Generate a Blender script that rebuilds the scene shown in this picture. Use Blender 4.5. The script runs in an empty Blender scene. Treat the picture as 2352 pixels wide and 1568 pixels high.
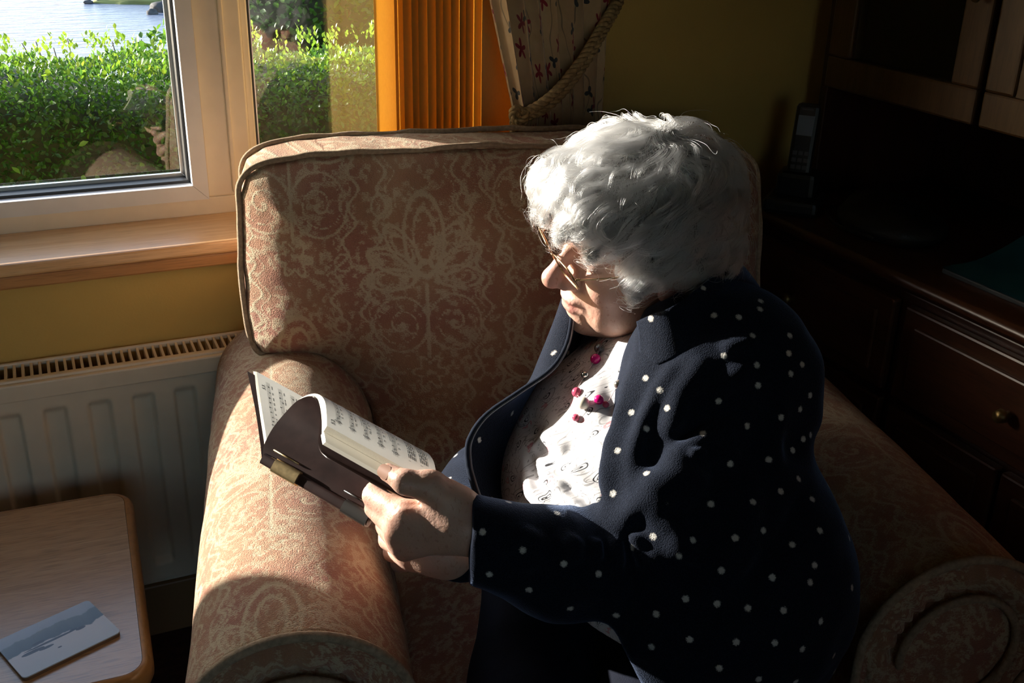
import bpy, bmesh, math, random
import numpy as np
from mathutils import Vector, Matrix
rng = np.random.default_rng(7)
random.seed(7)
scene = bpy.context.scene
COL = scene.collection

# ---------------------------------------------------------------- camera
CAMZ = 1.32
FPX = 2450.0                      # focal length in pixels of the 2352 px wide frame
YAW, PIT, ROL = math.radians(24.6), math.radians(23.67), math.radians(1.34)
CF = np.array([math.sin(YAW)*math.cos(PIT), math.cos(YAW)*math.cos(PIT), -math.sin(PIT)])
_r = np.array([math.cos(YAW), -math.sin(YAW), 0.0]); _u = np.cross(_r, CF)
CR = _r*math.cos(ROL)+_u*math.sin(ROL); CU = -_r*math.sin(ROL)+_u*math.cos(ROL)
CAM = np.array([0, 0, CAMZ])
def at(px, py, d):                # a point seen at a pixel, d metres in front of the camera
    return CAM + d*(((px-1176)/FPX)*CR - ((py-784)/FPX)*CU + CF)
def ray(px, py):
    return ((px-1176)/FPX)*CR - ((py-784)/FPX)*CU + CF
def at_z(px, py, z):
    R = ray(px, py); return CAM + R*((z-CAMZ)/R[2])
def at_y(px, py, y):
    R = ray(px, py); return CAM + R*(y/R[1])
def at_x(px, py, x):
    R = ray(px, py); return CAM + R*(x/R[0])
cd = bpy.data.cameras.new('camera'); cam = bpy.data.objects.new('camera', cd); COL.objects.link(cam)
M = Matrix(((CR[0], CU[0], -CF[0], 0), (CR[1], CU[1], -CF[1], 0), (CR[2], CU[2], -CF[2], CAMZ), (0, 0, 0, 1)))
cam.matrix_world = M
cd.sensor_width = 36.0; cd.lens = FPX/2352*36.0; cd.clip_start = 0.02; cd.clip_end = 3000
scene.camera = cam

# ---------------------------------------------------------------- light
SUN = np.array([-0.69, 0.67, 0.262]); SUN /= np.linalg.norm(SUN)     # direction towards the sun
SUN_EL = math.asin(SUN[2])
w = bpy.data.worlds.new('sky'); scene.world = w; w.use_nodes = True
nt = w.node_tree; nt.nodes.clear()
sk = nt.nodes.new('ShaderNodeTexSky'); sk.sky_type = 'NISHITA'; sk.sun_disc = False
sk.sun_elevation = SUN_EL; sk.sun_rotation = math.atan2(SUN[0], SUN[1])
bg = nt.nodes.new('ShaderNodeBackground'); bg.inputs['Strength'].default_value = 0.44
wo = nt.nodes.new('ShaderNodeOutputWorld')
nt.links.new(sk.outputs[0], bg.inputs['Color']); nt.links.new(bg.outputs[0], wo.inputs['Surface'])
sd = bpy.data.lights.new('sun', 'SUN'); sd.energy = 11.0; sd.angle = math.radians(0.6); sd.color = (1.0, 0.93, 0.84)
so = bpy.data.objects.new('sun', sd); COL.objects.link(so)
so.rotation_euler = Vector(SUN).to_track_quat('Z', 'Y').to_euler(); so.location = (-6, 5, 6)
vs = scene.view_settings; vs.view_transform = 'Standard'; vs.look = 'None'; vs.gamma = 1.0; vs.use_curve_mapping = False
vs.exposure = 0.56
scene.cycles.max_bounces = 5; scene.cycles.diffuse_bounces = 4; scene.cycles.glossy_bounces = 4; scene.cycles.transmission_bounces = 7; scene.cycles.adaptive_threshold = 0.06; scene.cycles.transparent_max_bounces = 24
scene.cycles.caustics_reflective = False; scene.cycles.caustics_refractive = False
scene.cycles.sample_clamp_indirect = 4.0

# ---------------------------------------------------------------- materials
def new_mat(name):
    m = bpy.data.materials.new(name); m.use_nodes = True
    n = m.node_tree; b = n.nodes['Principled BSDF']
    return m, n, b
def nd(n, t, **kw):
    x = n.nodes.new(t)
    for k, v in kw.items():
        if k in x.inputs: x.inputs[k].default_value = v
        else: setattr(x, k, v)
    return x
def lk(n, a, b): n.links.new(a, b)
def ramp(n, src, stops, interp='LINEAR'):
    r = n.nodes.new('ShaderNodeValToRGB'); r.color_ramp.interpolation = interp
    e = r.color_ramp.elements
    while len(e) < len(stops): e.new(0.5)
    for i, (p, c) in enumerate(stops):
        e[i].position = p; e[i].color = tuple(c)+(1,) if len(c) == 3 else c
    lk(n, src, r.inputs[0]); return r
def mixc(n, fac, a, b, mode='MIX'):
    x = n.nodes.new('ShaderNodeMix'); x.data_type = 'RGBA'; x.blend_type = mode
    for inp, v in ((0, fac), (6, a), (7, b)):
        if hasattr(v, 'node'): lk(n, v, x.inputs[inp])
        else: x.inputs[inp].default_value = (tuple(v)+(1,) if isinstance(v, tuple) and len(v) == 3 else v)
    return x.outputs[2]
def math_(n, op, a, b=0.0, c=0.0):
    x = n.nodes.new('ShaderNodeMath'); x.operation = op
    for i, v in enumerate((a, b, c)):
        if hasattr(v, 'node'): lk(n, v, x.inputs[i])
        else: x.inputs[i].default_value = v
    return x.outputs[0]
def vscale(n, src, s):
    x = n.nodes.new('ShaderNodeMapping'); x.inputs['Scale'].default_value = s
    lk(n, src, x.inputs['Vector']); return x.outputs[0]
def bump(n, b, height, strength, dist=0.001):
    x = nd(n, 'ShaderNodeBump'); x.inputs['Strength'].default_value = strength; x.inputs['Distance'].default_value = dist
    lk(n, height, x.inputs['Height']); lk(n, x.outputs[0], b.inputs['Normal'])
def plain(name, col, rough=0.6, metal=0.0, noise=0.0, scale=30.0, bumpk=0.0, bscale=300.0, spec=0.5):
    m, n, b = new_mat(name)
    b.inputs['Roughness'].default_value = rough; b.inputs['Metallic'].default_value = metal
    b.inputs['Specular IOR Level'].default_value = spec
    tc = nd(n, 'ShaderNodeTexCoord')
    t = nd(n, 'ShaderNodeTexNoise', Scale=scale, Detail=4.0); lk(n, tc.outputs['Object'], t.inputs['Vector'])
    lo = tuple(c*(1-noise) for c in col); hi = tuple(min(1, c*(1+noise)) for c in col)
    r = ramp(n, t.outputs['Fac'], [(0.3, lo), (0.7, hi)]); lk(n, r.outputs[0], b.inputs['Base Color'])
    if bumpk:
        t2 = nd(n, 'ShaderNodeTexNoise', Scale=bscale, Detail=3.0); lk(n, tc.outputs['Object'], t2.inputs['Vector'])
        bump(n, b, t2.outputs['Fac'], bumpk, 0.002)
    return m
def wood(name, dark, light, scale=(1, 14, 14), rough=0.4, fine=1.0, coat=0.0):
    m, n, b = new_mat(name); tc = nd(n, 'ShaderNodeTexCoord')
    v = vscale(n, tc.outputs['Object'], scale)
    t = nd(n, 'ShaderNodeTexNoise', Scale=3.0, Detail=6.0, Roughness=0.6, Distortion=0.6); lk(n, v, t.inputs['Vector'])
    r = ramp(n, t.outputs['Fac'], [(0.28, dark), (0.52, tuple((a+c)/2 for a, c in zip(dark, light))), (0.72, light)])
    v2 = vscale(n, tc.outputs['Object'], tuple(s*(9 if s > 2 else 6) for s in scale))
    t2 = nd(n, 'ShaderNodeTexNoise', Scale=3.0, Detail=3.0); lk(n, v2, t2.inputs['Vector'])
    r2 = ramp(n, t2.outputs['Fac'], [(0.36, (0.45, 0.42, 0.4)), (0.5, (1, 1, 1))])
    c = mixc(n, 0.6*fine, r.outputs[0], r2.outputs[0], 'MULTIPLY'); lk(n, c, b.inputs['Base Color'])
    b.inputs['Roughness'].default_value = rough; b.inputs['Coat Weight'].default_value = coat; b.inputs['Coat Roughness'].default_value = 0.25
    bump(n, b, t2.outputs['Fac'], 0.25*fine, 0.0006)
    return m

# ---------------------------------------------------------------- mesh helpers
def link(o, parent=None):
    COL.objects.link(o)
    if parent is not None: o.parent = parent
    return o
def mesh_obj(name, V, Fs, mat=None, parent=None, smooth=True, attrs=None, uv=None, mats=None, midx=None):
    me = bpy.data.meshes.new(name)
    V = np.asarray(V, dtype=np.float64).reshape(-1, 3)
    if isinstance(Fs, np.ndarray):
        k = Fs.shape[1]; me.vertices.add(len(V)); me.vertices.foreach_set('co', V.ravel())
        me.loops.add(Fs.size); me.loops.foreach_set('vertex_index', Fs.ravel().astype(np.int32))
        me.polygons.add(len(Fs)); me.polygons.foreach_set('loop_start', np.arange(0, Fs.size, k, dtype=np.int32))
        me.update(calc_edges=True)
    else:
        me.from_pydata([tuple(v) for v in V], [], [tuple(f) for f in Fs])
    me.validate()
    if smooth: me.polygons.foreach_set('use_smooth', np.ones(len(me.polygons), dtype=bool))
    if attrs:
        for k, a in attrs.items():
            a = np.asarray(a, dtype=np.float32)
            if a.ndim == 1:
                at_ = me.attributes.new(k, 'FLOAT', 'POINT'); at_.data.foreach_set('value', a)
            else:
                at_ = me.attributes.new(k, 'FLOAT_VECTOR', 'POINT'); at_.data.foreach_set('vector', a.ravel())
    for m in (mats or ([mat] if mat else [])): me.materials.append(m)
    if midx is not None: me.polygons.foreach_set('material_index', np.asarray(midx, dtype=np.int32))
    o = bpy.data.objects.new(name, me)
    return link(o, parent)
def tag(o, label=None, cat=None, group=None, kind=None):
    if label: o['label'] = label
    if cat: o['category'] = cat
    if group: o['group'] = group
    if kind: o['kind'] = kind
    return o
def empty(name, loc, label, cat, group=None, rz=0.0):
    o = bpy.data.objects.new(name, None); o.empty_display_size = 0.05; COL.objects.link(o)
    o.location = loc; o.rotation_euler = (0, 0, rz); tag(o, label, cat, group); return o
class MB:                                # collects simple shapes into one mesh
    def __init__(s): s.v = []; s.f = []
    def add(s, V, Fs):
        k = len(s.v); s.v += [tuple(map(float, p)) for p in V]; s.f += [tuple(int(i)+k for i in f) for f in Fs]; return s
    def box(s, lo, hi, bev=0.0):
        lo = np.array(lo, float); hi = np.array(hi, float); bev = min(bev, *((hi-lo)*0.45))
        if bev <= 0:
            x0, y0, z0 = lo; x1, y1, z1 = hi
            return s.add([(x0,y0,z0),(x1,y0,z0),(x1,y1,z0),(x0,y1,z0),(x0,y0,z1),(x1,y0,z1),(x1,y1,z1),(x0,y1,z1)],
                  [(0,3,2,1),(4,5,6,7),(0,1,5,4),(1,2,6,5),(2,3,7,6),(3,0,4,7)])
        bm = bmesh.new(); bmesh.ops.create_cube(bm, size=1.0)
        for v in bm.verts: v.co = Vector((lo+hi)/2) + Vector([v.co[i]*(hi-lo)[i] for i in range(3)])
        bmesh.ops.bevel(bm, geom=list(bm.edges), offset=bev, segments=2, profile=0.5, affect='EDGES')
        bm.verts.index_update()
        s.add([v.co for v in bm.verts], [[v.index for v in f.verts] for f in bm.faces]); bm.free(); return s
    def tube(s, P, r, n=8, closed=False, caps=True):
        P = np.asarray(P, float); m = len(P); r = np.broadcast_to(np.asarray(r, float), (m,))
        T = np.gradient(P, axis=0) if not closed else np.roll(P, -1, 0)-np.roll(P, 1, 0)
        T /= np.linalg.norm(T, axis=1)[:, None]+1e-12
        up = np.array([0, 0, 1.0]) if abs(T[0][2]) < 0.9 else np.array([1.0, 0, 0])
        nrm = np.cross(T[0], up); nrm /= np.linalg.norm(nrm); V = []
        for i in range(m):
            nrm = nrm-T[i]*(nrm@T[i]); nrm /= np.linalg.norm(nrm)+1e-12; bi = np.cross(T[i], nrm)
            for j in range(n):
                a = 2*math.pi*j/n; V.append(P[i]+r[i]*(math.cos(a)*nrm+math.sin(a)*bi))
        Fs = []
        for i in range(m if closed else m-1):
            for j in range(n):
                a, b2 = i*n+j, i*n+(j+1) % n; c, d = ((i+1) % m)*n+(j+1) % n, ((i+1) % m)*n+j
                Fs.append((a, b2, c, d))
        if caps and not closed: Fs += [tuple(range(n))[::-1], tuple((m-1)*n+j for j in range(n))]
        return s.add(V, Fs)
    def lathe(s, prof, n=24, at=(0, 0, 0)):      # profile of (radius, z)
        V = []; m = len(prof)
        for (r, z) in prof:
            for j in range(n):
                a = 2*math.pi*j/n; V.append((at[0]+r*math.cos(a), at[1]+r*math.sin(a), at[2]+z))
        Fs = [(i*n+j, i*n+(j+1) % n, (i+1)*n+(j+1) % n, (i+1)*n+j) for i in range(m-1) for j in range(n)]
        return s.add(V, Fs)
    def prism(s, poly, z0, z1):                  # polygon in xy extruded in z
        n = len(poly); V = [(p[0], p[1], z0) for p in poly]+[(p[0], p[1], z1) for p in poly]
        return s.add(V, [tuple(range(n))[::-1], tuple(range(n, 2*n))]+[(i, (i+1) % n, n+(i+1) % n, n+i) for i in range(n)])
    def build(s, name, mat=None, parent=None, smooth=True):
        return mesh_obj(name, s.v, s.f, mat, parent, smooth)
def smooth_by_angle(o, deg=35):
    me = o.data
    bm = bmesh.new(); bm.from_mesh(me)
    for e in bm.edges:
        if len(e.link_faces) == 2 and e.calc_face_angle(0) > math.radians(deg): e.smooth = False
    bm.to_mesh(me); bm.free(); return o
def grid_faces(nu, nv, wrap_u=False, wrap_v=False):
    i = np.arange(nu if wrap_u else nu-1)[:, None]; j = np.arange(nv if wrap_v else nv-1)[None, :]
    i2 = (i+1) % nu; j2 = (j+1) % nv
    return np.stack([(i*nv+j), (i2*nv+j), (i2*nv+j2), (i*nv+j2)], -1).reshape(-1, 4)
def catmull(P, n):
    P = np.asarray(P, float); Q = np.vstack([2*P[0]-P[1], P, 2*P[-1]-P[-2]])
    t = np.linspace(0, len(P)-1-1e-9, n); i = t.astype(int); f = (t-i)[:, None]
    a, b, c, d = Q[i], Q[i+1], Q[i+2], Q[i+3]
    return 0.5*((2*b)+(c-a)*f+(2*a-5*b+4*c-d)*f*f+(3*b-a-3*c+d)*f**3)

# ---------------------------------------------------------------- smooth value noise (numpy)
_tab = rng.random((64, 64, 64)).astype(np.float32)
def vnoise(P, s, off=0.0):
    Q = np.asarray(P, dtype=np.float32)*s+off+100.0
    i = np.floor(Q).astype(np.int32); f = Q-i; f = f*f*(3-2*f); i &= 63; j = (i+1) & 63
    x0, y0, z0 = i[..., 0], i[..., 1], i[..., 2]; x1, y1, z1 = j[..., 0], j[..., 1], j[..., 2]
    fx, fy, fz = f[..., 0], f[..., 1], f[..., 2]
    c00 = _tab[x0, y0, z0]*(1-fx)+_tab[x1, y0, z0]*fx; c10 = _tab[x0, y1, z0]*(1-fx)+_tab[x1, y1, z0]*fx
    c01 = _tab[x0, y0, z1]*(1-fx)+_tab[x1, y0, z1]*fx; c11 = _tab[x0, y1, z1]*(1-fx)+_tab[x1, y1, z1]*fx
    return (c00*(1-fy)+c10*fy)*(1-fz)+(c01*(1-fy)+c11*fy)*fz-0.5

# ---------------------------------------------------------------- implicit surfaces
def smin(a, b, k):
    h = np.clip(0.5+0.5*(b-a)/k, 0, 1); return b*(1-h)+a*h-k*h*(1-h)
def smax(a, b, k): return -smin(-a, -b, k)
def ell(P, c, r, R=None):
    q = P-np.asarray(c, np.float32)
    if R is not None: q = q@np.asarray(R, np.float32)       # R columns = local axes
    r = np.asarray(r, np.float32)
    k0 = np.linalg.norm(q/r, axis=-1); k1 = np.linalg.norm(q/(r*r), axis=-1)+1e-9
    return k0*(k0-1)/k1
def cone(P, a, b, ra, rb):                                  # tapered capsule
    a = np.asarray(a, np.float32); b = np.asarray(b, np.float32); ba = b-a
    h = np.clip(((P-a)@ba)/(ba@ba), 0, 1)
    return np.linalg.norm(P-a-h[..., None]*ba, axis=-1)-(ra+(rb-ra)*h)
def segd(P, pts):                                           # distance to a polyline, plus 0..1 position along it
    best = None; bt = None; n = len(pts)-1
    for i in range(n):
        a = np.asarray(pts[i], np.float32); ba = np.asarray(pts[i+1], np.float32)-a
        h = np.clip(((P-a)@ba)/(ba@ba+1e-12), 0, 1); d = np.linalg.norm(P-a-h[..., None]*ba, axis=-1)
        if best is None: best = d; bt = (i+h)/n
        else:
            m = d < best; best = np.where(m, d, best); bt = np.where(m, (i+h)/n, bt)
    return best, bt
def surface(fn, lo, hi, vox, coarse=5, margin=1.3):
    """Mesh the zero level of fn(points) by surface nets; only cells near the surface are evaluated."""
    lo = np.array(lo, float); hi = np.array(hi, float); N = np.ceil((hi-lo)/vox).astype(int)+1
    N = ((N+coarse-1)//coarse)*coarse; cv = vox*coarse; M_ = N//coarse
    g = np.stack(np.meshgrid(*[lo[k]+(np.arange(M_[k])+0.5)*cv-0.5*vox for k in range(3)], indexing='ij'), -1).astype(np.float32)
    dc = fn(g.reshape(-1, 3)).reshape(M_)
    act = np.abs(dc) < cv*margin
    D = np.repeat(np.repeat(np.repeat(np.where(dc < 0, -1, 1).astype(np.float32), coarse, 0), coarse, 1), coarse, 2)
    ai = np.argwhere(act); o = np.stack(np.meshgrid(*[np.arange(coarse)]*3, indexing='ij'), -1).reshape(-1, 3)
    for s in range(0, len(ai), 6000):
        idx = (ai[s:s+6000, None, :]*coarse+o[None]).reshape(-1, 3)
        D[idx[:, 0], idx[:, 1], idx[:, 2]] = fn((lo+idx*vox).astype(np.float32))
    neg = D < 0
    c8 = np.zeros(np.array(D.shape)-1, np.uint8)
    for dx in (0, 1):
        for dy in (0, 1):
            for dz in (0, 1):
                c8 += neg[dx:D.shape[0]-1+dx, dy:D.shape[1]-1+dy, dz:D.shape[2]-1+dz]
    ci = np.argwhere((c8 > 0) & (c8 < 8)); vid = np.full(c8.shape, -1, np.int32); vid[tuple(ci.T)] = np.arange(len(ci))
    acc = np.zeros((len(ci), 3)); cnt = np.zeros(len(ci))
    for ax in range(3):
        oth = [k for k in range(3) if k != ax]
        for p in (0, 1):
            for q in (0, 1):
                a = ci.copy(); a[:, oth[0]] += p; a[:, oth[1]] += q; b = a.copy(); b[:, ax] += 1
                da = D[tuple(a.T)]; db = D[tuple(b.T)]; m = (da < 0) != (db < 0)
                t = np.where(m, da/(da-db+1e-20), 0); pt = a.astype(float); pt[:, ax] += t
                acc[m] += pt[m]; cnt[m] += 1
    V = lo+(acc/np.maximum(cnt, 1)[:, None])*vox
    Fs = []
    for ax in range(3):
        s0 = [slice(None)]*3; s1 = [slice(None)]*3; s0[ax] = slice(0, -1); s1[ax] = slice(1, None)
        e = np.argwhere(neg[tuple(s0)] != neg[tuple(s1)])
        o1, o2 = [(1, 2), (2, 0), (0, 1)][ax]
        ok = (e[:, o1] > 0) & (e[:, o2] > 0) & (e[:, o1] < c8.shape[o1]) & (e[:, o2] < c8.shape[o2]); e = e[ok]
        flip = neg[tuple(e.T)]
        def vv(a, b):
            q = e.copy(); q[:, o1] -= a; q[:, o2] -= b; return vid[tuple(q.T)]
        quad = np.stack([vv(1, 1), vv(0, 1), vv(0, 0), vv(1, 0)], -1)
        quad = np.where(flip[:, None], quad, quad[:, ::-1]); Fs.append(quad)
    Fs = np.vstack(Fs); Fs = Fs[(Fs >= 0).all(1)]
    return V, Fs
def relax(V, Fs, it=2, k=0.5):
    E = np.vstack([Fs[:, [i, (i+1) % 4]] for i in range(4)]); n = len(V)
    deg = np.bincount(E.ravel(), minlength=n)[:, None]
    for _ in range(it):
        S = np.stack([np.bincount(E[:, 0], V[E[:, 1], c], n)+np.bincount(E[:, 1], V[E[:, 0], c], n) for c in range(3)], -1)
        V = V+k*(S/np.maximum(deg, 1)-V)
    return V
def normals(fn, V, e=0.002):
    V = V.astype(np.float32); g = np.stack([fn(V+np.eye(3, dtype=np.float32)[i]*e)-fn(V-np.eye(3, dtype=np.float32)[i]*e) for i in range(3)], -1)
    return g/(np.linalg.norm(g, axis=1)[:, None]+1e-9)
def within(fn, c, r):                                       # evaluate a costly part only near it
    c = np.asarray(c, np.float32)
    def g(P):
        d = np.linalg.norm(P-c, axis=-1)-np.float32(r); m = d < 0.035
        if m.any(): d[m] = fn(P[m])
        return d
    return g
def fold(d, P, pts, w_, amp, soft=4.0, edge=0.1):           # raise (amp > 0) or sink the surface along a polyline
    pts = np.asarray(pts, np.float32); c = pts.mean(0); r = np.linalg.norm(pts-c, axis=1).max()+2.6*w_
    m = ((P-c)**2).sum(1) < r*r
    if m.any():
        q, t = segd(P[m], pts); d[m] -= amp*np.exp(-(q/w_)**2)*np.clip(np.minimum(t, 1-t)*soft+edge, 0, 1)
    return d
def poly_sdf(p, poly):                                       # signed distance in 2D
    d = np.full(p.shape[:-1], 1e9, np.float32); s = np.ones(p.shape[:-1], np.float32); n = len(poly)
    for i in range(n):
        a = np.asarray(poly[i], np.float32); b = np.asarray(poly[i-1], np.float32); e = b-a; w_ = p-a
        h = np.clip((w_@e)/(e@e+1e-12), 0, 1); q = w_-h[..., None]*e; d = np.minimum(d, (q*q).sum(-1))
        c1 = p[..., 1] >= a[1]; c2 = p[..., 1] < b[1]; c3 = e[0]*w_[..., 1] > e[1]*w_[..., 0]
        fl = (c1 & c2 & c3) | (~c1 & ~c2 & ~c3); s = np.where(fl, -s, s)
    return s*np.sqrt(d)

# ================================================================ the room
WALLY = 1.745; SILLZ = 0.755; WX0, WX1, WTOP = -0.97, 0.86, 1.60
RX0, RX1, RY0, RH = -2.7, 1.72, -2.2, 2.40
M_wall = plain('wall_paint_ochre', (0.60, 0.40, 0.11), 0.8, noise=0.06, scale=6, bumpk=0.15, bscale=220)
M_ceil = plain('ceiling_paint', (0.62, 0.58, 0.5), 0.9, noise=0.03)
M_carpet = plain('carpet_dark_red', (0.075, 0.03, 0.02), 0.95, noise=0.35, scale=60, bumpk=0.6, bscale=700)
M_pvc = plain('window_frame_cream', (0.82, 0.73, 0.58), 0.4, noise=0.03)
M_sash = plain('window_sash_white', (0.74, 0.75, 0.77), 0.38, noise=0.03)
M_gasket = plain('rubber_gasket', (0.02, 0.02, 0.022), 0.5)
M_alu = plain('spacer_bar', (0.7, 0.72, 0.74), 0.3, metal=0.9)
M_pine = wood('pine_sill', (0.62, 0.33, 0.13), (0.80, 0.52, 0.26), (1.2, 22, 22), 0.36, 0.6, coat=0.8)
M_pine2 = wood('pine_sill_edge', (0.40, 0.17, 0.05), (0.58, 0.29, 0.10), (1.2, 18, 18), 0.45, 0.6)
def struct(o): o['kind'] = 'structure'; return o
b_ = MB().box((RX0, RY0, -0.1), (RX1, WALLY, 0)); struct(b_.build('floor', M_carpet, smooth=False))
b_ = MB().box((RX0, RY0, RH), (RX1, WALLY, RH+0.1)); struct(b_.build('ceiling', M_ceil, smooth=False))
b_ = MB().box((RX0-0.15, RY0-0.15, -0.1), (RX0, WALLY+0.31, RH+0.1)); struct(b_.build('wall_left', M_wall, smooth=False))
b_ = MB().box((RX1, RY0-0.15, -0.1), (RX1+0.15, WALLY+0.31, RH+0.1)); struct(b_.build('wall_right', M_wall, smooth=False))
B2X0, B2X1, B2Z0, B2Z1 = -1.75, 0.15, 0.85, 2.05                      # unseen window added behind the camera to let in fill light
b_ = MB(); b_.box((RX0, RY0-0.15, -0.1), (RX1, RY0, B2Z0)); b_.box((RX0, RY0-0.15, B2Z1), (RX1, RY0, RH+0.1)); b_.box((RX0, RY0-0.15, B2Z0), (B2X0, RY0, B2Z1)); b_.box((B2X1, RY0-0.15, B2Z0), (RX1, RY0, B2Z1))
struct(b_.build('wall_back', M_wall, smooth=False))
fill_win = bpy.data.objects.new('fill_window', None); COL.objects.link(fill_win); fill_win.location = (0, RY0-0.09, B2Z0); struct(fill_win)
b_ = MB()
for lo, hi in (((B2X0, -0.03, 0), (B2X1, 0.03, 0.06)), ((B2X0, -0.03, B2Z1-B2Z0-0.06), (B2X1, 0.03, B2Z1-B2Z0)), ((B2X0, -0.03, 0.06), (B2X0+0.06, 0.03, B2Z1-B2Z0-0.06)), ((B2X1-0.06, -0.03, 0.06), (B2X1, 0.03, B2Z1-B2Z0-0.06)), ((-0.83, -0.03, 0.06), (-0.77, 0.03, B2Z1-B2Z0-0.06))): b_.box(lo, hi, 0.004)
b_.build('frame', M_pvc, fill_win, False)
b_ = MB(); OUT = WALLY+0.31
b_.box((RX0, WALLY, -0.1), (RX1, OUT, SILLZ-0.04)); b_.box((RX0, WALLY, WTOP), (RX1, OUT, RH+0.1))
b_.box((RX0, WALLY, SILLZ-0.04), (WX0, OUT, WTOP)); b_.box((WX1, WALLY, SILLZ-0.04), (RX1, OUT, WTOP))
struct(b_.build('wall_window', M_wall, smooth=False))
b_ = MB().box((RX0, WALLY-0.016, 0), (RX1, WALLY, 0.11), 0.004); struct(b_.build('baseboard_window', plain('baseboard_paint', (0.30, 0.16, 0.07), 0.45), smooth=False))

# ---- window: cream frame, white sash, two panes
win = bpy.data.objects.new('window_1', None); COL.objects.link(win); win.location = (0, 1.93, SILLZ); struct(win)
def wbox(mb, x0, y0, z0, x1, y1, z1, bev=0.003): mb.box((x0, y0-1.93, z0-SILLZ), (x1, y1-1.93, z1-SILLZ), bev); return mb
# outer frame with a mullion between the opening sash and the fixed pane
FZ = 0.785; MX0, MX1 = 0.266, 0.346
fr = MB()
wbox(fr, WX0, 1.885, SILLZ-0.035, WX1, 1.975, FZ); wbox(fr, WX0, 1.885, WTOP-0.05, WX1, 1.975, WTOP)
wbox(fr, WX0, 1.885, FZ, WX0+0.05, 1.975, WTOP-0.05); wbox(fr, WX1-0.05, 1.885, FZ, WX1, 1.975, WTOP-0.05)
wbox(fr, MX0, 1.885, FZ, MX1, 1.975, WTOP-0.05)
o = fr.build('frame', M_pvc, win, False)
bd = MB(); wbox(bd, 0.309, 1.878, FZ+0.006, 0.317, 1.886, WTOP-0.05, 0.002); bd.build('mullion_bead', M_pvc, win, False)
bd = MB(); wbox(bd, MX1, 1.895, FZ, WX1-0.05, 1.95, 0.846); wbox(bd, MX1, 1.895, 0.846, 0.360, 1.95, WTOP-0.05); bd.build('fixed_pane_bead', M_pvc, win, False)
def ring(mb, x0, z0, x1, z1, w_, y0, y1, bev=0.003):
    # four mitred rails
    for (a, b) in (((x0, z0), (x1, z0)), ((x1, z0), (x1, z1)), ((x1, z1), (x0, z1)), ((x0, z1), (x0, z0))):
        pass
    O = [(x0, z0), (x1, z0), (x1, z1), (x0, z1)]; I = [(x0+w_, z0+w_), (x1-w_, z0+w_), (x1-w_, z1-w_), (x0+w_, z1-w_)]
    g = 0.0006
    for k in range(4):
        k2 = (k+1) % 4; q = [O[k], O[k2], I[k2], I[k]]; c = np.mean(q, axis=0)
        q = [tuple(np.array(p)+(c-np.array(p))*g/0.02*0.02) for p in q]
        V = [(p[0], y0-1.93, p[1]-SILLZ) for p in q]+[(p[0], y1-1.93, p[1]-SILLZ) for p in q]
        mb.add(V, [(0, 1, 2, 3), (7, 6, 5, 4), (0, 4, 5, 1), (1, 5, 6, 2), (2, 6, 7, 3), (3, 7, 4, 0)])
    return mb
SX0, SX1, SZ1 = WX0+0.05, MX0, WTOP-0.05
ring(MB(), SX0, FZ, SX1, SZ1, 0.026, 1.872, 1.965).build('sash', M_sash, win, False)
ring(MB(), SX0+0.026, FZ+0.026, SX1-0.026, SZ1-0.026, 0.005, 1.895, 1.932).build('gasket', M_gasket, win, False)
ring(MB(), SX0+0.031, FZ+0.031, SX1-0.031, SZ1-0.031, 0.006, 1.926, 1.934).build('spacer_bar', M_alu, win, False)
ring(MB(), 0.360, 0.846, WX1-0.05, WTOP-0.05, 0.005, 1.905, 1.932).build('gasket', M_gasket, win, False)
ring(MB(), 0.365, 0.851, WX1-0.055, WTOP-0.055, 0.006, 1.926, 1.934).build('spacer_bar', M_alu, win, False)
# glass: a clear pane that reflects, with faint smears of dust
m, n, b = new_mat('window_glass'); M_glass = m
n.nodes.remove(b); out = n.nodes['Material Output']
tr = nd(n, 'ShaderNodeBsdfTransparent'); gl = nd(n, 'ShaderNodeBsdfGlossy', Roughness=0.0); df = nd(n, 'ShaderNodeBsdfDiffuse', Color=(0.8, 0.82, 0.85, 1))
fz = nd(n, 'ShaderNodeFresnel', IOR=2.1); mx = nd(n, 'ShaderNodeMixShader'); mx2 = nd(n, 'ShaderNodeMixShader')
tr.inputs[0].default_value = (0.96, 0.975, 0.97, 1)
tc = nd(n, 'ShaderNodeTexCoord'); t = nd(n, 'ShaderNodeTexNoise', Scale=5.0, Detail=7.0, Distortion=0.8); lk(n, tc.outputs['Object'], t.inputs['Vector'])
r_ = ramp(n, t.outputs['Fac'], [(0.52, (0, 0, 0)), (0.8, (0.05, 0.05, 0.05))])
lk(n, fz.outputs[0], mx.inputs[0]); lk(n, tr.outputs[0], mx.inputs[1]); lk(n, gl.outputs[0], mx.inputs[2])
lk(n, r_.outputs[0], mx2.inputs[0]); lk(n, mx.outputs[0], mx2.inputs[1]); lk(n, df.outputs[0], mx2.inputs[2]); lk(n, mx2.outputs[0], out.inputs[0])
for q0, q1 in ((B2X0+0.06, -0.83), (-0.77, B2X1-0.06)):
    mesh_obj('pane', [(q0, 0, 0.06), (q1, 0, 0.06), (q1, 0, B2Z1-B2Z0-0.06), (q0, 0, B2Z1-B2Z0-0.06)], [(0, 1, 2, 3)], M_glass, fill_win, False)
def pane(x0, z0, x1, z1):
    V = [(x0, 0.005, z0-SILLZ), (x1, 0.005, z0-SILLZ), (x1, 0.005, z1-SILLZ), (x0, 0.005, z1-SILLZ)]
    return mesh_obj('pane', V, [(0, 1, 2, 3)], M_glass, win, False)
pane(SX0+0.026, FZ+0.026, SX1-0.026, SZ1-0.026); pane(0.360, 0.846, WX1-0.05, WTOP-0.05)
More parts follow.
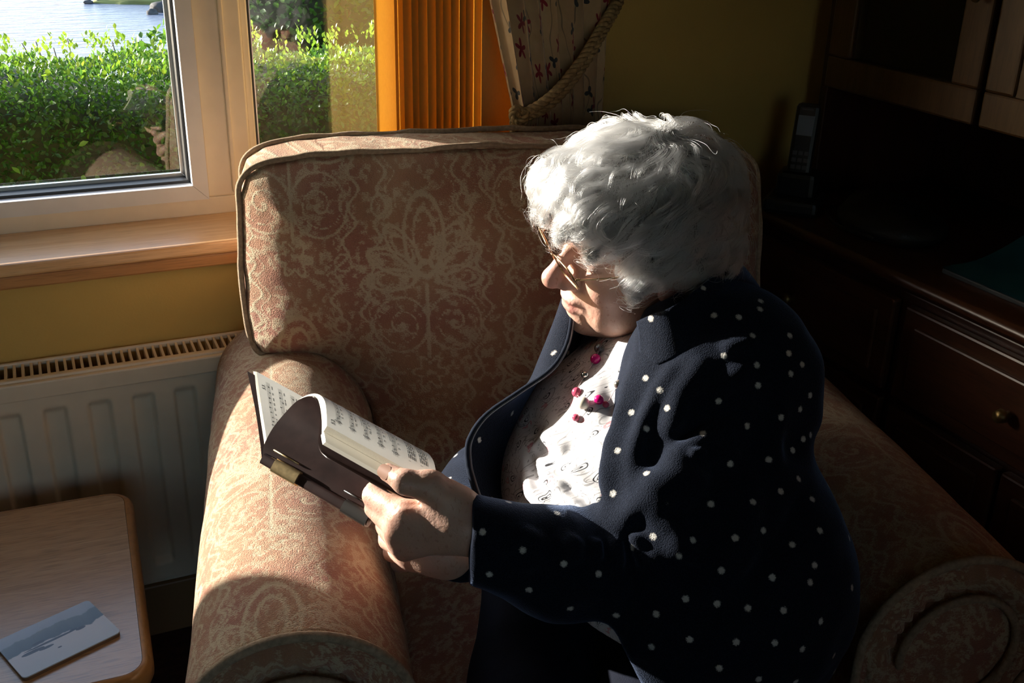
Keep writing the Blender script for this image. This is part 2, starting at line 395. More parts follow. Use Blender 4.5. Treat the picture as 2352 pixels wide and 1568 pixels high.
# ---- pine window board
sl = bpy.data.objects.new('trim_1', None); COL.objects.link(sl); sl.location = (0, 1.72, SILLZ); struct(sl)
MB().box((WX0-0.06, 0.0, -0.021), (WX1+0.05, 0.165, 0), 0.004).build('sill_board', M_pine, sl, False)
MB().box((WX0-0.05, 0.005, -0.043), (WX1+0.04, 0.025, -0.0215), 0.003).build('sill_moulding', M_pine2, sl, False)
tag(sl.children[0], 'pale varnished pine board')

# ---- radiator below the window
M_rad = plain('radiator_enamel', (0.72, 0.62, 0.47), 0.42, noise=0.03)
RDX0, RDX1, RDY, RDZ0, RDZ1 = -0.98, 0.95, 1.66, 0.17, 0.555
rad = empty('radiator', (0, RDY+0.03, 0.0), 'cream ribbed panel radiator with a slotted top grille under the window', 'radiator')
nx, nz = 700, 40; X = np.linspace(RDX0, RDX1, nx); Z = RDZ0+(RDZ1-RDZ0)*np.concatenate([np.linspace(0, .12, 14), np.linspace(.14, .84, 10), np.linspace(.86, 1, 16)])
ph = (X/0.0667) % 1.0; pul = np.clip((0.24-np.abs(ph-0.5))/0.06+0.5, 0, 1); pul = pul*pul*(3-2*pul)
zz = np.clip(np.minimum(Z-RDZ0-0.028, RDZ1-0.022-Z)/0.014, 0, 1); zz = zz*zz*(3-2*zz)
dep = 0.011*(pul[:, None]*zz[None])
V = np.stack([np.broadcast_to(X[:, None], dep.shape), -0.03+dep, np.broadcast_to(Z[None], dep.shape)], -1)
mesh_obj('panel', V.reshape(-1, 3), grid_faces(nx, len(Z)), M_rad, rad)
mb = MB(); mb.box((RDX0, -0.028, RDZ0-0.008), (RDX1, -0.022, RDZ0), 0.002); mb.box((RDX0-0.002, -0.031, RDZ0), (RDX0+0.004, 0.05, RDZ1+0.04), 0.002)
mb.box((RDX1-0.004, -0.031, RDZ0), (RDX1+0.002, 0.05, RDZ1+0.04), 0.002); mb.build('side_panel', M_rad, rad, False)
MB().box((RDX0, 0.028, RDZ0), (RDX1, 0.036, RDZ1), 0.003).build('rear_panel', M_rad, rad, False)
mb = MB(); mb.box((RDX0, -0.033, RDZ1-0.004), (RDX1, -0.022, RDZ1+0.026), 0.003); mb.box((RDX0, -0.024, RDZ1+0.022), (RDX1, -0.010, RDZ1+0.030), 0.003); mb.box((RDX0, 0.040, RDZ1+0.022), (RDX1, 0.048, RDZ1+0.032), 0.003)
gr = mb.build('top_grille', M_rad, rad, False)
fin = None; x = RDX0+0.01
while x < RDX1:
    if fin is None: fin = MB().box((-0.0022, -0.012, RDZ1+0.006), (0.0022, 0.042, RDZ1+0.029), 0.0008).build('grille_fin', M_rad, gr, False); fo = fin
    else: fo = fin.copy(); link(fo, gr)
    fo.location.x = x; x += 0.0125
mb = MB()
for xx in (RDX0+0.15, RDX1-0.15): mb.box((xx-0.012, 0.03, RDZ0+0.05), (xx+0.012, WALLY-RDY-0.031, RDZ1-0.05), 0.002)
mb.build('wall_bracket', M_rad, rad, False)
mb = MB(); mb.tube([(RDX1-0.03, 0.0, RDZ0+0.01), (RDX1-0.03, 0, 0.06), (RDX1-0.03, 0, 0.0)], 0.0075, 10); mb.build('supply_pipe', plain('copper_pipe', (0.5, 0.25, 0.12), 0.35, metal=0.9), rad)

# ================================================================ outside
m, n, b = new_mat('loch_water'); M_water = m
b.inputs['Base Color'].default_value = (0.19, 0.215, 0.29, 1); b.inputs['Roughness'].default_value = 0.25
tc = nd(n, 'ShaderNodeTexCoord'); v = vscale(n, tc.outputs['Object'], (0.35, 1.3, 1)); t = nd(n, 'ShaderNodeTexNoise', Scale=1.6, Detail=5.0, Roughness=0.6); lk(n, v, t.inputs['Vector'])
bump(n, b, t.outputs['Fac'], 0.9, 0.25)
o = mesh_obj('water', [(-900, 9, -5), (900, 9, -5), (900, 1600, -5), (-900, 1600, -5)], [(0, 1, 2, 3)], M_water, None, False); struct(o)
M_lawn = plain('lawn_grass', (0.06, 0.12, 0.025), 0.9, noise=0.4, scale=5, bumpk=0.5, bscale=60)
V = [(-60, OUT, -0.25), (60, OUT, -0.25), (60, 5.2, -0.3), (-60, 5.2, -0.3), (60, 9.5, -5.2), (-60, 9.5, -5.2)]
o = mesh_obj('garden_ground', V, [(0, 1, 2, 3), (3, 2, 4, 5)], M_lawn, None, False); struct(o)
o = mesh_obj('front_ground', [(-60, -60, -0.3), (60, -60, -0.3), (60, RY0-0.16, -0.25), (-60, RY0-0.16, -0.25)], [(0, 1, 2, 3)], M_lawn, None, False); struct(o)
# far shore: a grassy spit with rocks at the waterline
def blob(name, c, r, mat, parent=None, seed=0, amp=0.35, sub=4, fr=1.3):
    bm = bmesh.new(); bmesh.ops.create_icosphere(bm, subdivisions=sub, radius=1.0)
    V = np.array([v.co for v in bm.verts]); Fs = [[v.index for v in f.verts] for f in bm.faces]; bm.free()
    k = 1+amp*(vnoise(V, fr, seed*7.3)*2+vnoise(V, fr*2.7, seed*3.1))
    V = V*k[:, None]*np.array(r)
    o = mesh_obj(name, V, Fs, mat, parent); o.location = c; return o
M_rock = plain('wet_dark_rock', (0.055, 0.055, 0.06), 0.8, noise=0.4, scale=1.5, bumpk=0.4, bscale=3)
M_spit = plain('dry_shore_grass', (0.20, 0.21, 0.07), 0.9, noise=0.4, scale=0.8, bumpk=0.5, bscale=6)
c = at_z(345, 10, -4.95)
o = blob('grassy_headland', (c[0]+0.9, c[1]+1.6, -5.05), (3.4, 1.5, 0.5), M_spit, seed=3, amp=0.18); tag(o, 'olive green grassy headland at the edge of the water', 'headland')
for i, (px, py, s, lab) in enumerate([(376, 24, 0.60, 'largest dark boulder at the waterline beside the window frame'), (236, 4, 0.40, 'low dark rock at the far tip of the headland'), (203, 6, 0.22, 'small dark rock next to the headland tip'), (352, 30, 0.26, 'little dark stone in the water beside the largest boulder')]):
    c = at_z(px, py, -4.95); o = blob('shore_rock', (c[0], c[1], -4.95), (s, s*0.8, s*0.62), M_rock, seed=10+i, amp=0.4, sub=3); tag(o, lab, 'rock', 'rocks on the far shore')

# ---- hedge of glossy leaves
m, n, b = new_mat('hedge_leaf'); M_leaf = m
oi = nd(n, 'ShaderNodeAttribute', attribute_name='tint')
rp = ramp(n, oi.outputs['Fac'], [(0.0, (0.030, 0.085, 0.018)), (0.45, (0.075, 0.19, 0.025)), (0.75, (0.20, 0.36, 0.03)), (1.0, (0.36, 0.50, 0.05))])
lk(n, rp.outputs[0], b.inputs['Base Color']); b.inputs['Roughness'].default_value = 0.42
tl = nd(n, 'ShaderNodeBsdfTranslucent'); lk(n, rp.outputs[0], tl.inputs[0]); ms = nd(n, 'ShaderNodeMixShader'); ms.inputs[0].default_value = 0.45
lk(n, b.outputs[0], ms.inputs[1]); lk(n, tl.outputs[0], ms.inputs[2]); lk(n, ms.outputs[0], n.nodes['Material Output'].inputs[0])
M_twig = plain('hedge_twig', (0.10, 0.075, 0.05), 0.9, noise=0.3)
LEAF = np.array([(0, 0, 0), (0.24, 0.30, 0.05), (0.28, 0.58, 0.05), (0, 1.0, -0.04), (-0.28, 0.58, 0.05), (-0.24, 0.30, 0.05), (0, 0.45, -0.03)])
LF = np.array([(0, 1, 6), (1, 2, 6), (2, 3, 6), (3, 4, 6), (4, 5, 6), (5, 0, 6)])
def frames(D, roll):
    D = D/np.linalg.norm(D, axis=1)[:, None]; up = np.where(np.abs(D[:, 2:3]) < 0.95, [[0, 0, 1.0]], [[1.0, 0, 0]])
    A = np.cross(D, up); A /= np.linalg.norm(A, axis=1)[:, None]; B = np.cross(A, D)
    c, s = np.cos(roll)[:, None], np.sin(roll)[:, None]
    return A*c+B*s, D, B*c-A*s
def leaf_cloud(P, D, size, roll):
    X_, Y_, Z_ = frames(D, roll)
    V = P[:, None]+size[:, None, None]*(LEAF[None, :, 0:1]*X_[:, None]+LEAF[None, :, 1:2]*Y_[:, None]+LEAF[None, :, 2:3]*Z_[:, None])
    Fs = (LF[None]+(np.arange(len(P))*7)[:, None, None]).reshape(-1, 3)
    return V.reshape(-1, 3), Fs
def hedge(name, label, x0, x1, yf, yb, zt, zb, nleaf, sizes, lab_group=None, single=300, tint0=0.0):
    root = empty(name, ((x0+x1)/2, (yf+yb)/2, zb), label, 'hedge'); base = np.array(root.location)
    k = rng.random(nleaf); P = np.empty((nleaf, 3)); N = np.empty((nleaf, 3))
    P[:, 0] = rng.uniform(x0, x1, nleaf)
    face = k < 0.62
    fz_ = rng.random(nleaf)
    P[:, 2] = np.where(face, zb+(zt-zb)*fz_, zt); P[:, 1] = np.where(face, yf, rng.uniform(yf, yb, nleaf))
    N[:] = np.where(face[:, None], [0, -1, 0.25], [0, -0.15, 1])
    bulge = vnoise(P, 2.2)*0.20+vnoise(P, 6.0)*0.10
    P += N*bulge[:, None]; P -= N*(rng.random(nleaf)**2*0.22)[:, None]
    rnd = rng.normal(size=(nleaf, 3)); D = N*0.55+rnd*0.6+np.array([0, 0, 0.35])
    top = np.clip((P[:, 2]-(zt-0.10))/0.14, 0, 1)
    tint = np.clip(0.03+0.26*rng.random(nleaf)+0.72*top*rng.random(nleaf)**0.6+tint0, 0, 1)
    size = rng.uniform(*sizes, nleaf)
    V, Fs = leaf_cloud(P-base, D, size, rng.uniform(-0.9, 0.9, nleaf))
    # shoots that stand above the clipped top
    ns = int((x1-x0)*120); S = np.stack([rng.uniform(x0, x1, ns), rng.uniform(yf, yb, ns), np.full(ns, zt)], -1); PP = []; DD = []
    for s in S:
        h = rng.uniform(0.015, 0.065)
        for q in range(6):
            PP.append(s+[rng.normal()*0.006, rng.normal()*0.006, h*q/5]); a = rng.uniform(0, 6.28); DD.append([math.cos(a)*0.5, math.sin(a)*0.5, 1.0])
    PP = np.array(PP); DD = np.array(DD)
    V2, F2 = leaf_cloud(PP-base, DD, rng.uniform(sizes[0]*0.7, sizes[1]*0.9, len(PP)), rng.uniform(-1, 1, len(PP)))
    t2 = np.clip(rng.uniform(0.72, 1.0, len(PP))+tint0, 0, 1)
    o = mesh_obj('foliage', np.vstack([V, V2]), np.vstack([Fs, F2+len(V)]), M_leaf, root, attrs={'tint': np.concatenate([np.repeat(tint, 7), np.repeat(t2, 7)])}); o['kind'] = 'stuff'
    # the leaves that show largest stand singly
    if single:
        protos = []
        for q in range(4):
            me = mesh_obj('leaf', LEAF, LF, M_leaf, root, attrs={'tint': np.full(7, [0.25, 0.4, 0.6, 0.85][q])}); protos.append(me)
        for i in range(single):
            q = i % 4; o = protos[q] if i < 4 else protos[q].copy()
            if i >= 4: link(o, root)
            x = rng.uniform(max(x0, -0.25), min(x1, 1.35)); z = zb+(zt-zb)*rng.random()**0.7
            p = np.array([x, yf-0.05+0.10*rng.random(), z]) if q < 3 else np.array([x, rng.uniform(yf, yf+0.25), zt+0.03*rng.random()])
            X_, Y_, Z_ = frames(np.array([[0, -0.4, 0.3]])+rng.normal(size=(1, 3))*0.5, rng.uniform(-1, 1, 1))
            s = rng.uniform(sizes[1]*0.9, sizes[1]*1.25)
            mt = Matrix(np.vstack([np.column_stack([X_[0]*s, Y_[0]*s, Z_[0]*s, p-base]), [0, 0, 0, 1]]).tolist()); o.matrix_local = mt
    mb = MB()
    for i in range(int((x1-x0)*7)):
        x = rng.uniform(x0, x1); y = rng.uniform(yf+0.1, yb-0.05); pts = [np.array([x, y, zb])]
        for q in range(4): pts.append(pts[-1]+[rng.normal()*0.06, rng.normal()*0.06-0.01, (zt-zb)*0.20])
        mb.tube(pts, [0.012, 0.010, 0.008, 0.005, 0.003], 5)
    mb.build('branches', M_twig, root)
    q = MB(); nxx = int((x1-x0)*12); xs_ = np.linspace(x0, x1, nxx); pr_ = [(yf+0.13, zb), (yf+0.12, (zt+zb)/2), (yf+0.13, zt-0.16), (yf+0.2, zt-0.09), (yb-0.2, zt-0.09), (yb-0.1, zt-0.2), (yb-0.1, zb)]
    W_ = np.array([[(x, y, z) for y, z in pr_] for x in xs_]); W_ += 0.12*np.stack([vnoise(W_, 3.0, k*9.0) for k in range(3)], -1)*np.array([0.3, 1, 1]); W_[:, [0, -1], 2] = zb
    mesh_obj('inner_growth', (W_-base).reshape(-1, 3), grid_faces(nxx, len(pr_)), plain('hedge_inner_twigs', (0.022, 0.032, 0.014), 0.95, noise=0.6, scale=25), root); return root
hz = at_y(200, 92, 4.05)[2]-0.025
hedge('hedge', 'clipped green hedge with bright new shoots outside the window', -1.9, 2.4, 3.35, 4.15, hz, -0.28, 95000, (0.013, 0.026))
# a darker shrub behind the hedge at the right, seen at the top of the small pane
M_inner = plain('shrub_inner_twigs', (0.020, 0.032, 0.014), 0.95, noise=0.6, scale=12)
def shrub(name, label, c, r, nleaf, sizes, tint0, seed):
    root = empty(name, (c[0], c[1], -0.28), label, 'shrub'); base = np.array(root.location)
    d = rng.normal(size=(nleaf, 3)); d /= np.linalg.norm(d, axis=1)[:, None]
    rad_ = (0.72+0.28*rng.random(nleaf))*(1+0.5*vnoise(d, 2.5, seed)); P = np.array(c)+d*rad_[:, None]*np.array(r)
    keep = P[:, 2] > -0.2; P = P[keep]; d = d[keep]
    V, Fs = leaf_cloud(P-base, d+rng.normal(size=d.shape)*0.6, rng.uniform(*sizes, len(P)), rng.uniform(-1, 1, len(P)))
    tint = np.clip(0.12+0.3*rng.random(len(P))+0.35*np.clip(d[:, 2], 0, 1)+tint0, 0, 1)
    o = mesh_obj('foliage', V, Fs, M_leaf, root, attrs={'tint': np.repeat(tint, 7)}); o['kind'] = 'stuff'
    mb = MB()
    for i in range(7):
        a = rng.uniform(0, 6.28); p = [np.array([0, 0, 0.0])]
        for q in range(4): p.append(p[-1]+np.array([math.cos(a)*r[0]*0.16, math.sin(a)*r[1]*0.16, (c[2]+0.28)*0.3]))
        mb.tube(p, [0.03, 0.024, 0.018, 0.012, 0.006], 6)
    mb.build('branches', M_twig, root)
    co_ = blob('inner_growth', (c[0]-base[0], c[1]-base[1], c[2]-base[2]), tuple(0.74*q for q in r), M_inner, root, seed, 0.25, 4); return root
bs_ = at_y(705, 30, 5.6); shrub('shrub', 'dark green bush rising behind the hedge in the small right pane', (bs_[0], 5.6, bs_[2]-0.12), (0.62, 0.45, 0.55), 9000, (0.03, 0.055), -0.05, 1.0)
tp = at_y(372, 74, 5.0); shrub('shrub', 'wispy bush tip above the hedge near the window frame', (tp[0]+0.05, 5.0, tp[2]-0.32), (0.22, 0.2, 0.34), 1300, (0.025, 0.05), 0.0, 2.0)

# ================================================================ blind, curtain
m, n, b = new_mat('amber_blind_fabric'); M_blind = m
tc = nd(n, 'ShaderNodeTexCoord'); v = vscale(n, tc.outputs['Object'], (600, 600, 160)); t = nd(n, 'ShaderNodeTexNoise', Scale=1.0, Detail=2.0); lk(n, v, t.inputs['Vector'])
rp = ramp(n, t.outputs['Fac'], [(0.3, (0.74, 0.52, 0.16)), (0.7, (0.82, 0.60, 0.20))]); lk(n, rp.outputs[0], b.inputs['Base Color']); b.inputs['Roughness'].default_value = 0.8
tl = nd(n, 'ShaderNodeBsdfTranslucent', Color=(0.84, 0.56, 0.17, 1)); ms = nd(n, 'ShaderNodeMixShader'); ms.inputs[0].default_value = 0.42
lk(n, b.outputs[0], ms.inputs[1]); lk(n, tl.outputs[0], ms.inputs[2]); lk(n, ms.outputs[0], n.nodes['Material Output'].inputs[0])
BY = 1.775
bx0 = at_y(862, 200, BY)[0]
bl = empty('vertical_blind', (bx0+0.14, BY, SILLZ+0.012), 'amber vertical blind drawn into a stack at the right of the window', 'blind')
ZT = WTOP-0.02
def slat(x0, x1, y0, y1, nm='slat'):
    nz = 2; V = []; k = 6
    for zv in (0.0, ZT-SILLZ-0.03):
        for i in range(k+1):
            f = i/k; V.append((x0+(x1-x0)*f-bx0-0.14, y0+(y1-y0)*f+0.006*math.sin(f*math.pi)-BY, zv))
    V2 = [(a, b2+0.0008, c) for a, b2, c in V]
    Fs = [(i, i+1, k+2+i, k+1+i) for i in range(k)]
    Fs2 = [tuple(j+len(V) for j in f[::-1]) for f in Fs]
    return mesh_obj(nm, V+V2, Fs+Fs2, M_blind, bl)
xs = [at_y(p, 200, BY)[0] for p in (862, 902, 921, 940, 955, 975, 994, 1010, 1028, 1047, 1061, 1080, 1104)]
slat(xs[0], xs[1]+0.012, BY-0.004, BY+0.004)
for i in range(1, len(xs)-1): slat(xs[i], xs[i]+0.030, BY-0.018, BY+0.022)
slat(xs[1]-0.004, WX1-0.006, BY+0.026, BY+0.030)  # wide backing sheet added to even the blind's reflection and dim the front slats
slat(xs[-1]-0.004, WX1-0.004, BY-0.014, BY+0.010)
MB().box((WX0+0.02-bx0-0.14, -0.022, ZT-SILLZ-0.028), (WX1-0.005-bx0-0.14, 0.022, ZT-SILLZ+0.004), 0.003).build('head_rail', M_pvc, bl, False)

# curtain: pleated floral cloth pulled in by a rope
m, n, b = new_mat('floral_curtain_cloth'); M_curt = m
uvn = nd(n, 'ShaderNodeAttribute', attribute_name='cloth'); t = nd(n, 'ShaderNodeTexNoise', Scale=40.0, Detail=3.0); lk(n, uvn.outputs['Vector'], t.inputs['Vector'])
base = ramp(n, t.outputs['Fac'], [(0.3, (0.60, 0.43, 0.23)), (0.7, (0.70, 0.52, 0.30))])
def motif(off, sc, thr, lobes, rnd=0.75):
    mp = nd(n, 'ShaderNodeMapping'); mp.inputs['Location'].default_value = off; mp.inputs['Scale'].default_value = sc; lk(n, uvn.outputs['Vector'], mp.inputs['Vector'])
    tw = nd(n, 'ShaderNodeTexNoise', Scale=2.0); lk(n, mp.outputs[0], tw.inputs['Vector'])
    vo = nd(n, 'ShaderNodeTexVoronoi', voronoi_dimensions='2D', Scale=1.0, Randomness=rnd); lk(n, mp.outputs[0], vo.inputs['Vector'])
    df_ = nd(n, 'ShaderNodeVectorMath', operation='SUBTRACT'); lk(n, mp.outputs[0], df_.inputs[0]); lk(n, vo.outputs['Position'], df_.inputs[1])
    sp = nd(n, 'ShaderNodeSeparateXYZ'); lk(n, df_.outputs[0], sp.inputs[0])
    an = math_(n, 'ARCTAN2', sp.outputs[1], sp.outputs[0]); rc = nd(n, 'ShaderNodeSeparateColor'); lk(n, vo.outputs['Color'], rc.inputs[0])
    an2 = math_(n, 'MULTIPLY_ADD', an, float(lobes), math_(n, 'MULTIPLY', rc.outputs[0], 6.28))
    rr = math_(n, 'MULTIPLY_ADD', math_(n, 'SINE', an2), thr*0.55, thr)
    return math_(n, 'LESS_THAN', vo.outputs['Distance'], rr), rc
f1, _c = motif((0, 0, 0), (15, 11, 1), 0.13, 5)
f2, _c = motif((3.3, 1.7, 0), (13, 16, 1), 0.12, 3)
wv = nd(n, 'ShaderNodeTexWave', wave_type='BANDS', Scale=5.0, Distortion=9.0, Detail=2.0); wv.inputs['Detail Scale'].default_value = 1.4; lk(n, uvn.outputs['Vector'], wv.inputs['Vector'])
f3 = math_(n, 'GREATER_THAN', wv.outputs['Fac'], 0.9955)
c = mixc(n, math_(n, 'MULTIPLY', f3, 0.6), base.outputs[0], (0.09, 0.075, 0.06)); c = mixc(n, f2, c, (0.06, 0.07, 0.075)); c = mixc(n, f1, c, (0.30, 0.02, 0.035))
lk(n, c, b.inputs['Base Color']); b.inputs['Roughness'].default_value = 0.75; b.inputs['Sheen Weight'].default_value = 0.2
CY = 1.672
cur = empty('curtain', (at_y(1280, 300, CY)[0], CY, 0.64), 'cream curtain with red and grey flowers tied back beside the window', 'curtain'); cb = np.array(cur.location)
nu, nv = 260, 120
zt_, zb_ = 2.2, 0.64; ztie = at_y(1185, 262, CY)[2]
Vc = np.zeros((nu, nv, 3)); UVc = np.zeros((nu, nv, 3)); U = np.linspace(0, 1, nu)
xl_top = at_y(1118, 0, CY); xl_tie = at_y(1172, 250, CY); xr = at_y(1392, 150, CY)[0]
slope = (xl_tie[0]-xl_top[0])/(xl_top[2]-xl_tie[2])
for j, zv in enumerate(np.linspace(zt_, zb_, nv)):
    if zv > ztie: xl = xl_tie[0]-slope*(zv-ztie)-0.10*max(0, zv-ztie-0.2)
    else: xl = xl_tie[0]-0.02*min(1, (ztie-zv)/0.3)
    wdt = xr-xl; k = np.exp(-((zv-ztie)/0.16)**2)
    phs = U*2*math.pi*7.5+0.5*np.sin(U*9)+0.4*np.sin(zv*2.0)
    amp = 0.030*(1-0.45*k)*np.clip(np.minimum(U, 1-U)*12+0.35, 0, 1)
    Vc[:, j, 0] = xl+wdt*(U+0.012*np.sin(phs*2+1)); Vc[:, j, 1] = CY+amp*np.sin(phs)+0.012*np.sin(U*31+zv*3)*(1-k)+0.03*U-0.02
    Vc[:, j, 2] = zv; UVc[:, j, 0] = U*1.1; UVc[:, j, 1] = zv
mesh_obj('drape', (Vc-cb).reshape(-1, 3), grid_faces(nu, nv), M_curt, cur, attrs={'cloth': UVc.reshape(-1, 3)})
# rope tieback: twisted strands, looped and knotted at the left edge of the curtain
M_rope = plain('gold_rope', (0.42, 0.29, 0.13), 0.65, noise=0.35, scale=160, bumpk=0.5, bscale=900)
rope = empty('curtain_tieback', tuple(at_y(1200, 262, CY-0.06)), 'twisted gold rope tieback slung diagonally round the floral curtain', 'tieback'); rb_ = np.array(rope.location)
def twist(P, R, n_str=3, turns_per_m=30, nm='rope_strand'):
    P = catmull(P, 260); s = np.concatenate([[0], np.cumsum(np.linalg.norm(np.diff(P, axis=0), axis=1))])
    T = np.gradient(P, axis=0); T /= np.linalg.norm(T, axis=1)[:, None]
    A = np.cross(T, [0, 1, 0.2]); A /= np.linalg.norm(A, axis=1)[:, None]; B = np.cross(T, A)
    for k in range(n_str):
        a = 2*math.pi*(k/n_str+s*turns_per_m); Q = P+R*0.52*(np.cos(a)[:, None]*A+np.sin(a)[:, None]*B)
        MB().tube(Q-rb_, R*0.56, 7).build(nm, M_rope, rope)
yr = CY-0.045
A0 = at_y(1188, 268, yr); hook = at_y(1432, -24, CY+0.03)
def py_(px, py, dy=0.0): return at_y(px, py, yr+dy)
twist([py_(1196, 262), py_(1240, 240, -0.012), py_(1290, 196, -0.012), py_(1340, 130, -0.004), py_(1385, 55, 0.02), py_(1415, 5, 0.05), hook], 0.0082)
twist([py_(1200, 272), py_(1246, 254, -0.006), py_(1296, 210, -0.006), py_(1346, 144, 0.002), py_(1390, 68, 0.026), py_(1420, 14, 0.055), hook], 0.0072)
twist([py_(1204, 256), py_(1185, 248, -0.008), py_(1176, 262, -0.004), py_(1186, 280, -0.010), py_(1206, 272, -0.014), py_(1208, 258, -0.008), py_(1192, 256, 0.0)], 0.0062)
twist([py_(1180, 270), py_(1178, 300), py_(1180, 325), py_(1181, 345)], 0.0066)
twist([py_(1204, 276, -0.004), py_(1200, 305, -0.004), py_(1196, 328), py_(1194, 345)], 0.0066)
MB().tube([hook+[0, WALLY-hook[1], 0.0], hook+[0, 0.02, 0], hook+[0, -0.012, 0.004], hook+[0, -0.012, 0.02]]-rb_, 0.004, 8).build('wall_hook', plain('brass_hook', (0.5, 0.35, 0.12), 0.35, metal=0.9), rope)

# ================================================================ armchair
CB0, CA0 = 0.336, 1.25
CAX = np.array([0.2147, 0.9767, 0.0]); CBX = np.array([0.9767, -0.2147, 0.0])
def cw(b, a, z): return b*CBX+a*CAX+np.array([0, 0, z])             # chair coordinates to the world
def wc(P): return np.stack([P@CBX, P@CAX, P[..., 2]], -1)
chair = empty('armchair', tuple(cw(CB0, CA0, 0)), 'wide beige and rust damask armchair with rolled arms', 'armchair', rz=-math.radians(12.4))
def loc(V): return np.asarray(V, float)-np.array([CB0, CA0, 0])
def band(d, w_): return np.clip(1.2-np.abs(d)/(w_*0.85), 0, 1)
def damask(u, v):
    """Cream line work (1) on a rust ground (0): palmettes with scrolls, in a half drop repeat."""
    W_, H_ = 0.190, 0.335
    out = np.zeros_like(u)
    col = np.floor(u/W_)
    for dc in (-1, 0, 1):
        c = col+dc; x = u-(c+0.5)*W_; y0 = v+np.where(np.mod(c, 2) > 0.5, H_/2, 0.0); y = np.mod(y0, H_)-H_/2; ax = np.abs(x)
        def el(cx, cy, rx, ry, ang):
            s, k = math.sin(ang), math.cos(ang); X = (ax-cx)*k-(y-cy)*s; Y = (ax-cx)*s+(y-cy)*k
            q = np.sqrt((X/rx)**2+(Y/ry)**2); return (q-1)*min(rx, ry), q
        L = np.zeros_like(u)
        d, q = el(0, 0.075, 0.030, 0.056, 0); L = np.maximum(L, band(d, 0.0035)); d, q = el(0, 0.075, 0.016, 0.036, 0); L = np.maximum(L, band(d, 0.003)*0.9)
        for an, ln in ((0.66, 0.066), (1.14, 0.066), (1.62, 0.062)):
            for sc_, wt in ((1.0, 1.0), (0.62, 0.75)):
                d, q = el(math.sin(an)*ln*0.82, 0.018+math.cos(an)*ln*0.82, 0.0150*sc_, ln*0.56*sc_, an); L = np.maximum(L, band(d, 0.0024)*wt)
        # spiral scrolls
        sx, sy = ax-0.040, y+0.050; r = np.hypot(sx, sy)+1e-6; th = np.arctan2(sy, sx)
        sp = np.mod(th-9.0*r/0.028+1.2, 2*math.pi)-math.pi; L = np.maximum(L, band(sp*r*0.35, 0.0032)*(r < 0.036))
        d, q = el(0.040, -0.050, 0.040, 0.040, 0); L = np.maximum(L, band(d, 0.0028)*0.8)
        # ogee frame and stem, small flower below
        og = 0.074+0.018*np.cos(2*math.pi*(y+0.02)/H_)+0.007*np.sin(y*150); L = np.maximum(L, band(ax-og, 0.0034)); L = np.maximum(L, 0.7*band(ax-og+0.012, 0.002))
        L = np.maximum(L, band(ax, 0.0035)*(y < 0.01)*(y > -0.10))
        rr = np.hypot(ax, y+0.122); tt = np.arctan2(y+0.122, ax); L = np.maximum(L, band(rr-0.020-0.006*np.cos(6*tt), 0.0035)); L = np.maximum(L, band(rr, 0.006))
        L = np.maximum(L, 0.8*band(np.hypot(ax-0.060, y-0.115)-0.014, 0.003)); L = np.maximum(L, 0.8*band(np.hypot(ax-0.07, y+0.125)-0.012, 0.003))
        out = np.maximum(out, np.where((ax < 0.104), L, 0))
    P = np.stack([u, v, 0*u], -1)
    fill = 0.16*np.clip(vnoise(P, 24)*3+0.4, 0, 1)+0.42*np.clip((vnoise(P, 150, 5.0))*4.0+0.1, 0, 1)
    return np.clip(np.maximum(out*np.clip(0.95+vnoise(P, 190, 9.0)*0.8, 0, 1), fill), 0, 1)
m, n, b = new_mat('damask_chenille'); M_dam = m
pa = nd(n, 'ShaderNodeAttribute', attribute_name='pat'); cl = nd(n, 'ShaderNodeAttribute', attribute_name='cloth')
v1 = vscale(n, cl.outputs['Vector'], (320, 760, 500)); t1 = nd(n, 'ShaderNodeTexNoise', Scale=1.0, Detail=3.0); lk(n, v1, t1.inputs['Vector'])
v2 = vscale(n, cl.outputs['Vector'], (620, 620, 620)); t2 = nd(n, 'ShaderNodeTexNoise', Scale=1.0, Detail=2.0); lk(n, v2, t2.inputs['Vector'])
t3 = nd(n, 'ShaderNodeTexNoise', Scale=9.0, Detail=3.0); lk(n, cl.outputs['Vector'], t3.inputs['Vector'])
f = math_(n, 'ADD', pa.outputs['Fac'], math_(n, 'MULTIPLY', math_(n, 'SUBTRACT', t1.outputs['Fac'], 0.5), 1.35))
f = math_(n, 'ADD', f, math_(n, 'MULTIPLY', math_(n, 'SUBTRACT', t2.outputs['Fac'], 0.5), 0.8))
rust = ramp(n, t3.outputs['Fac'], [(0.35, (0.43, 0.19, 0.13)), (0.5, (0.46, 0.24, 0.145)), (0.65, (0.49, 0.29, 0.17))])
fr_ = ramp(n, f, [(0.20, (0, 0, 0)), (0.56, (1, 1, 1))])
c = mixc(n, fr_.outputs[0], rust.outputs[0], (0.64, 0.50, 0.33)); lk(n, c, b.inputs['Base Color'])
b.inputs['Roughness'].default_value = 0.9; b.inputs['Specular IOR Level'].default_value = 0.15; b.inputs['Sheen Weight'].default_value = 0.15; b.inputs['Sheen Roughness'].default_value = 0.5
bump(n, b, math_(n, 'ADD', f, math_(n, 'MULTIPLY', t2.outputs['Fac'], 1.2)), 0.8, 0.0016)
M_pipe = plain('fawn_piping_cord', (0.46, 0.34, 0.23), 0.9, noise=0.2, scale=200, bumpk=0.7, bscale=1100, spec=0.1)

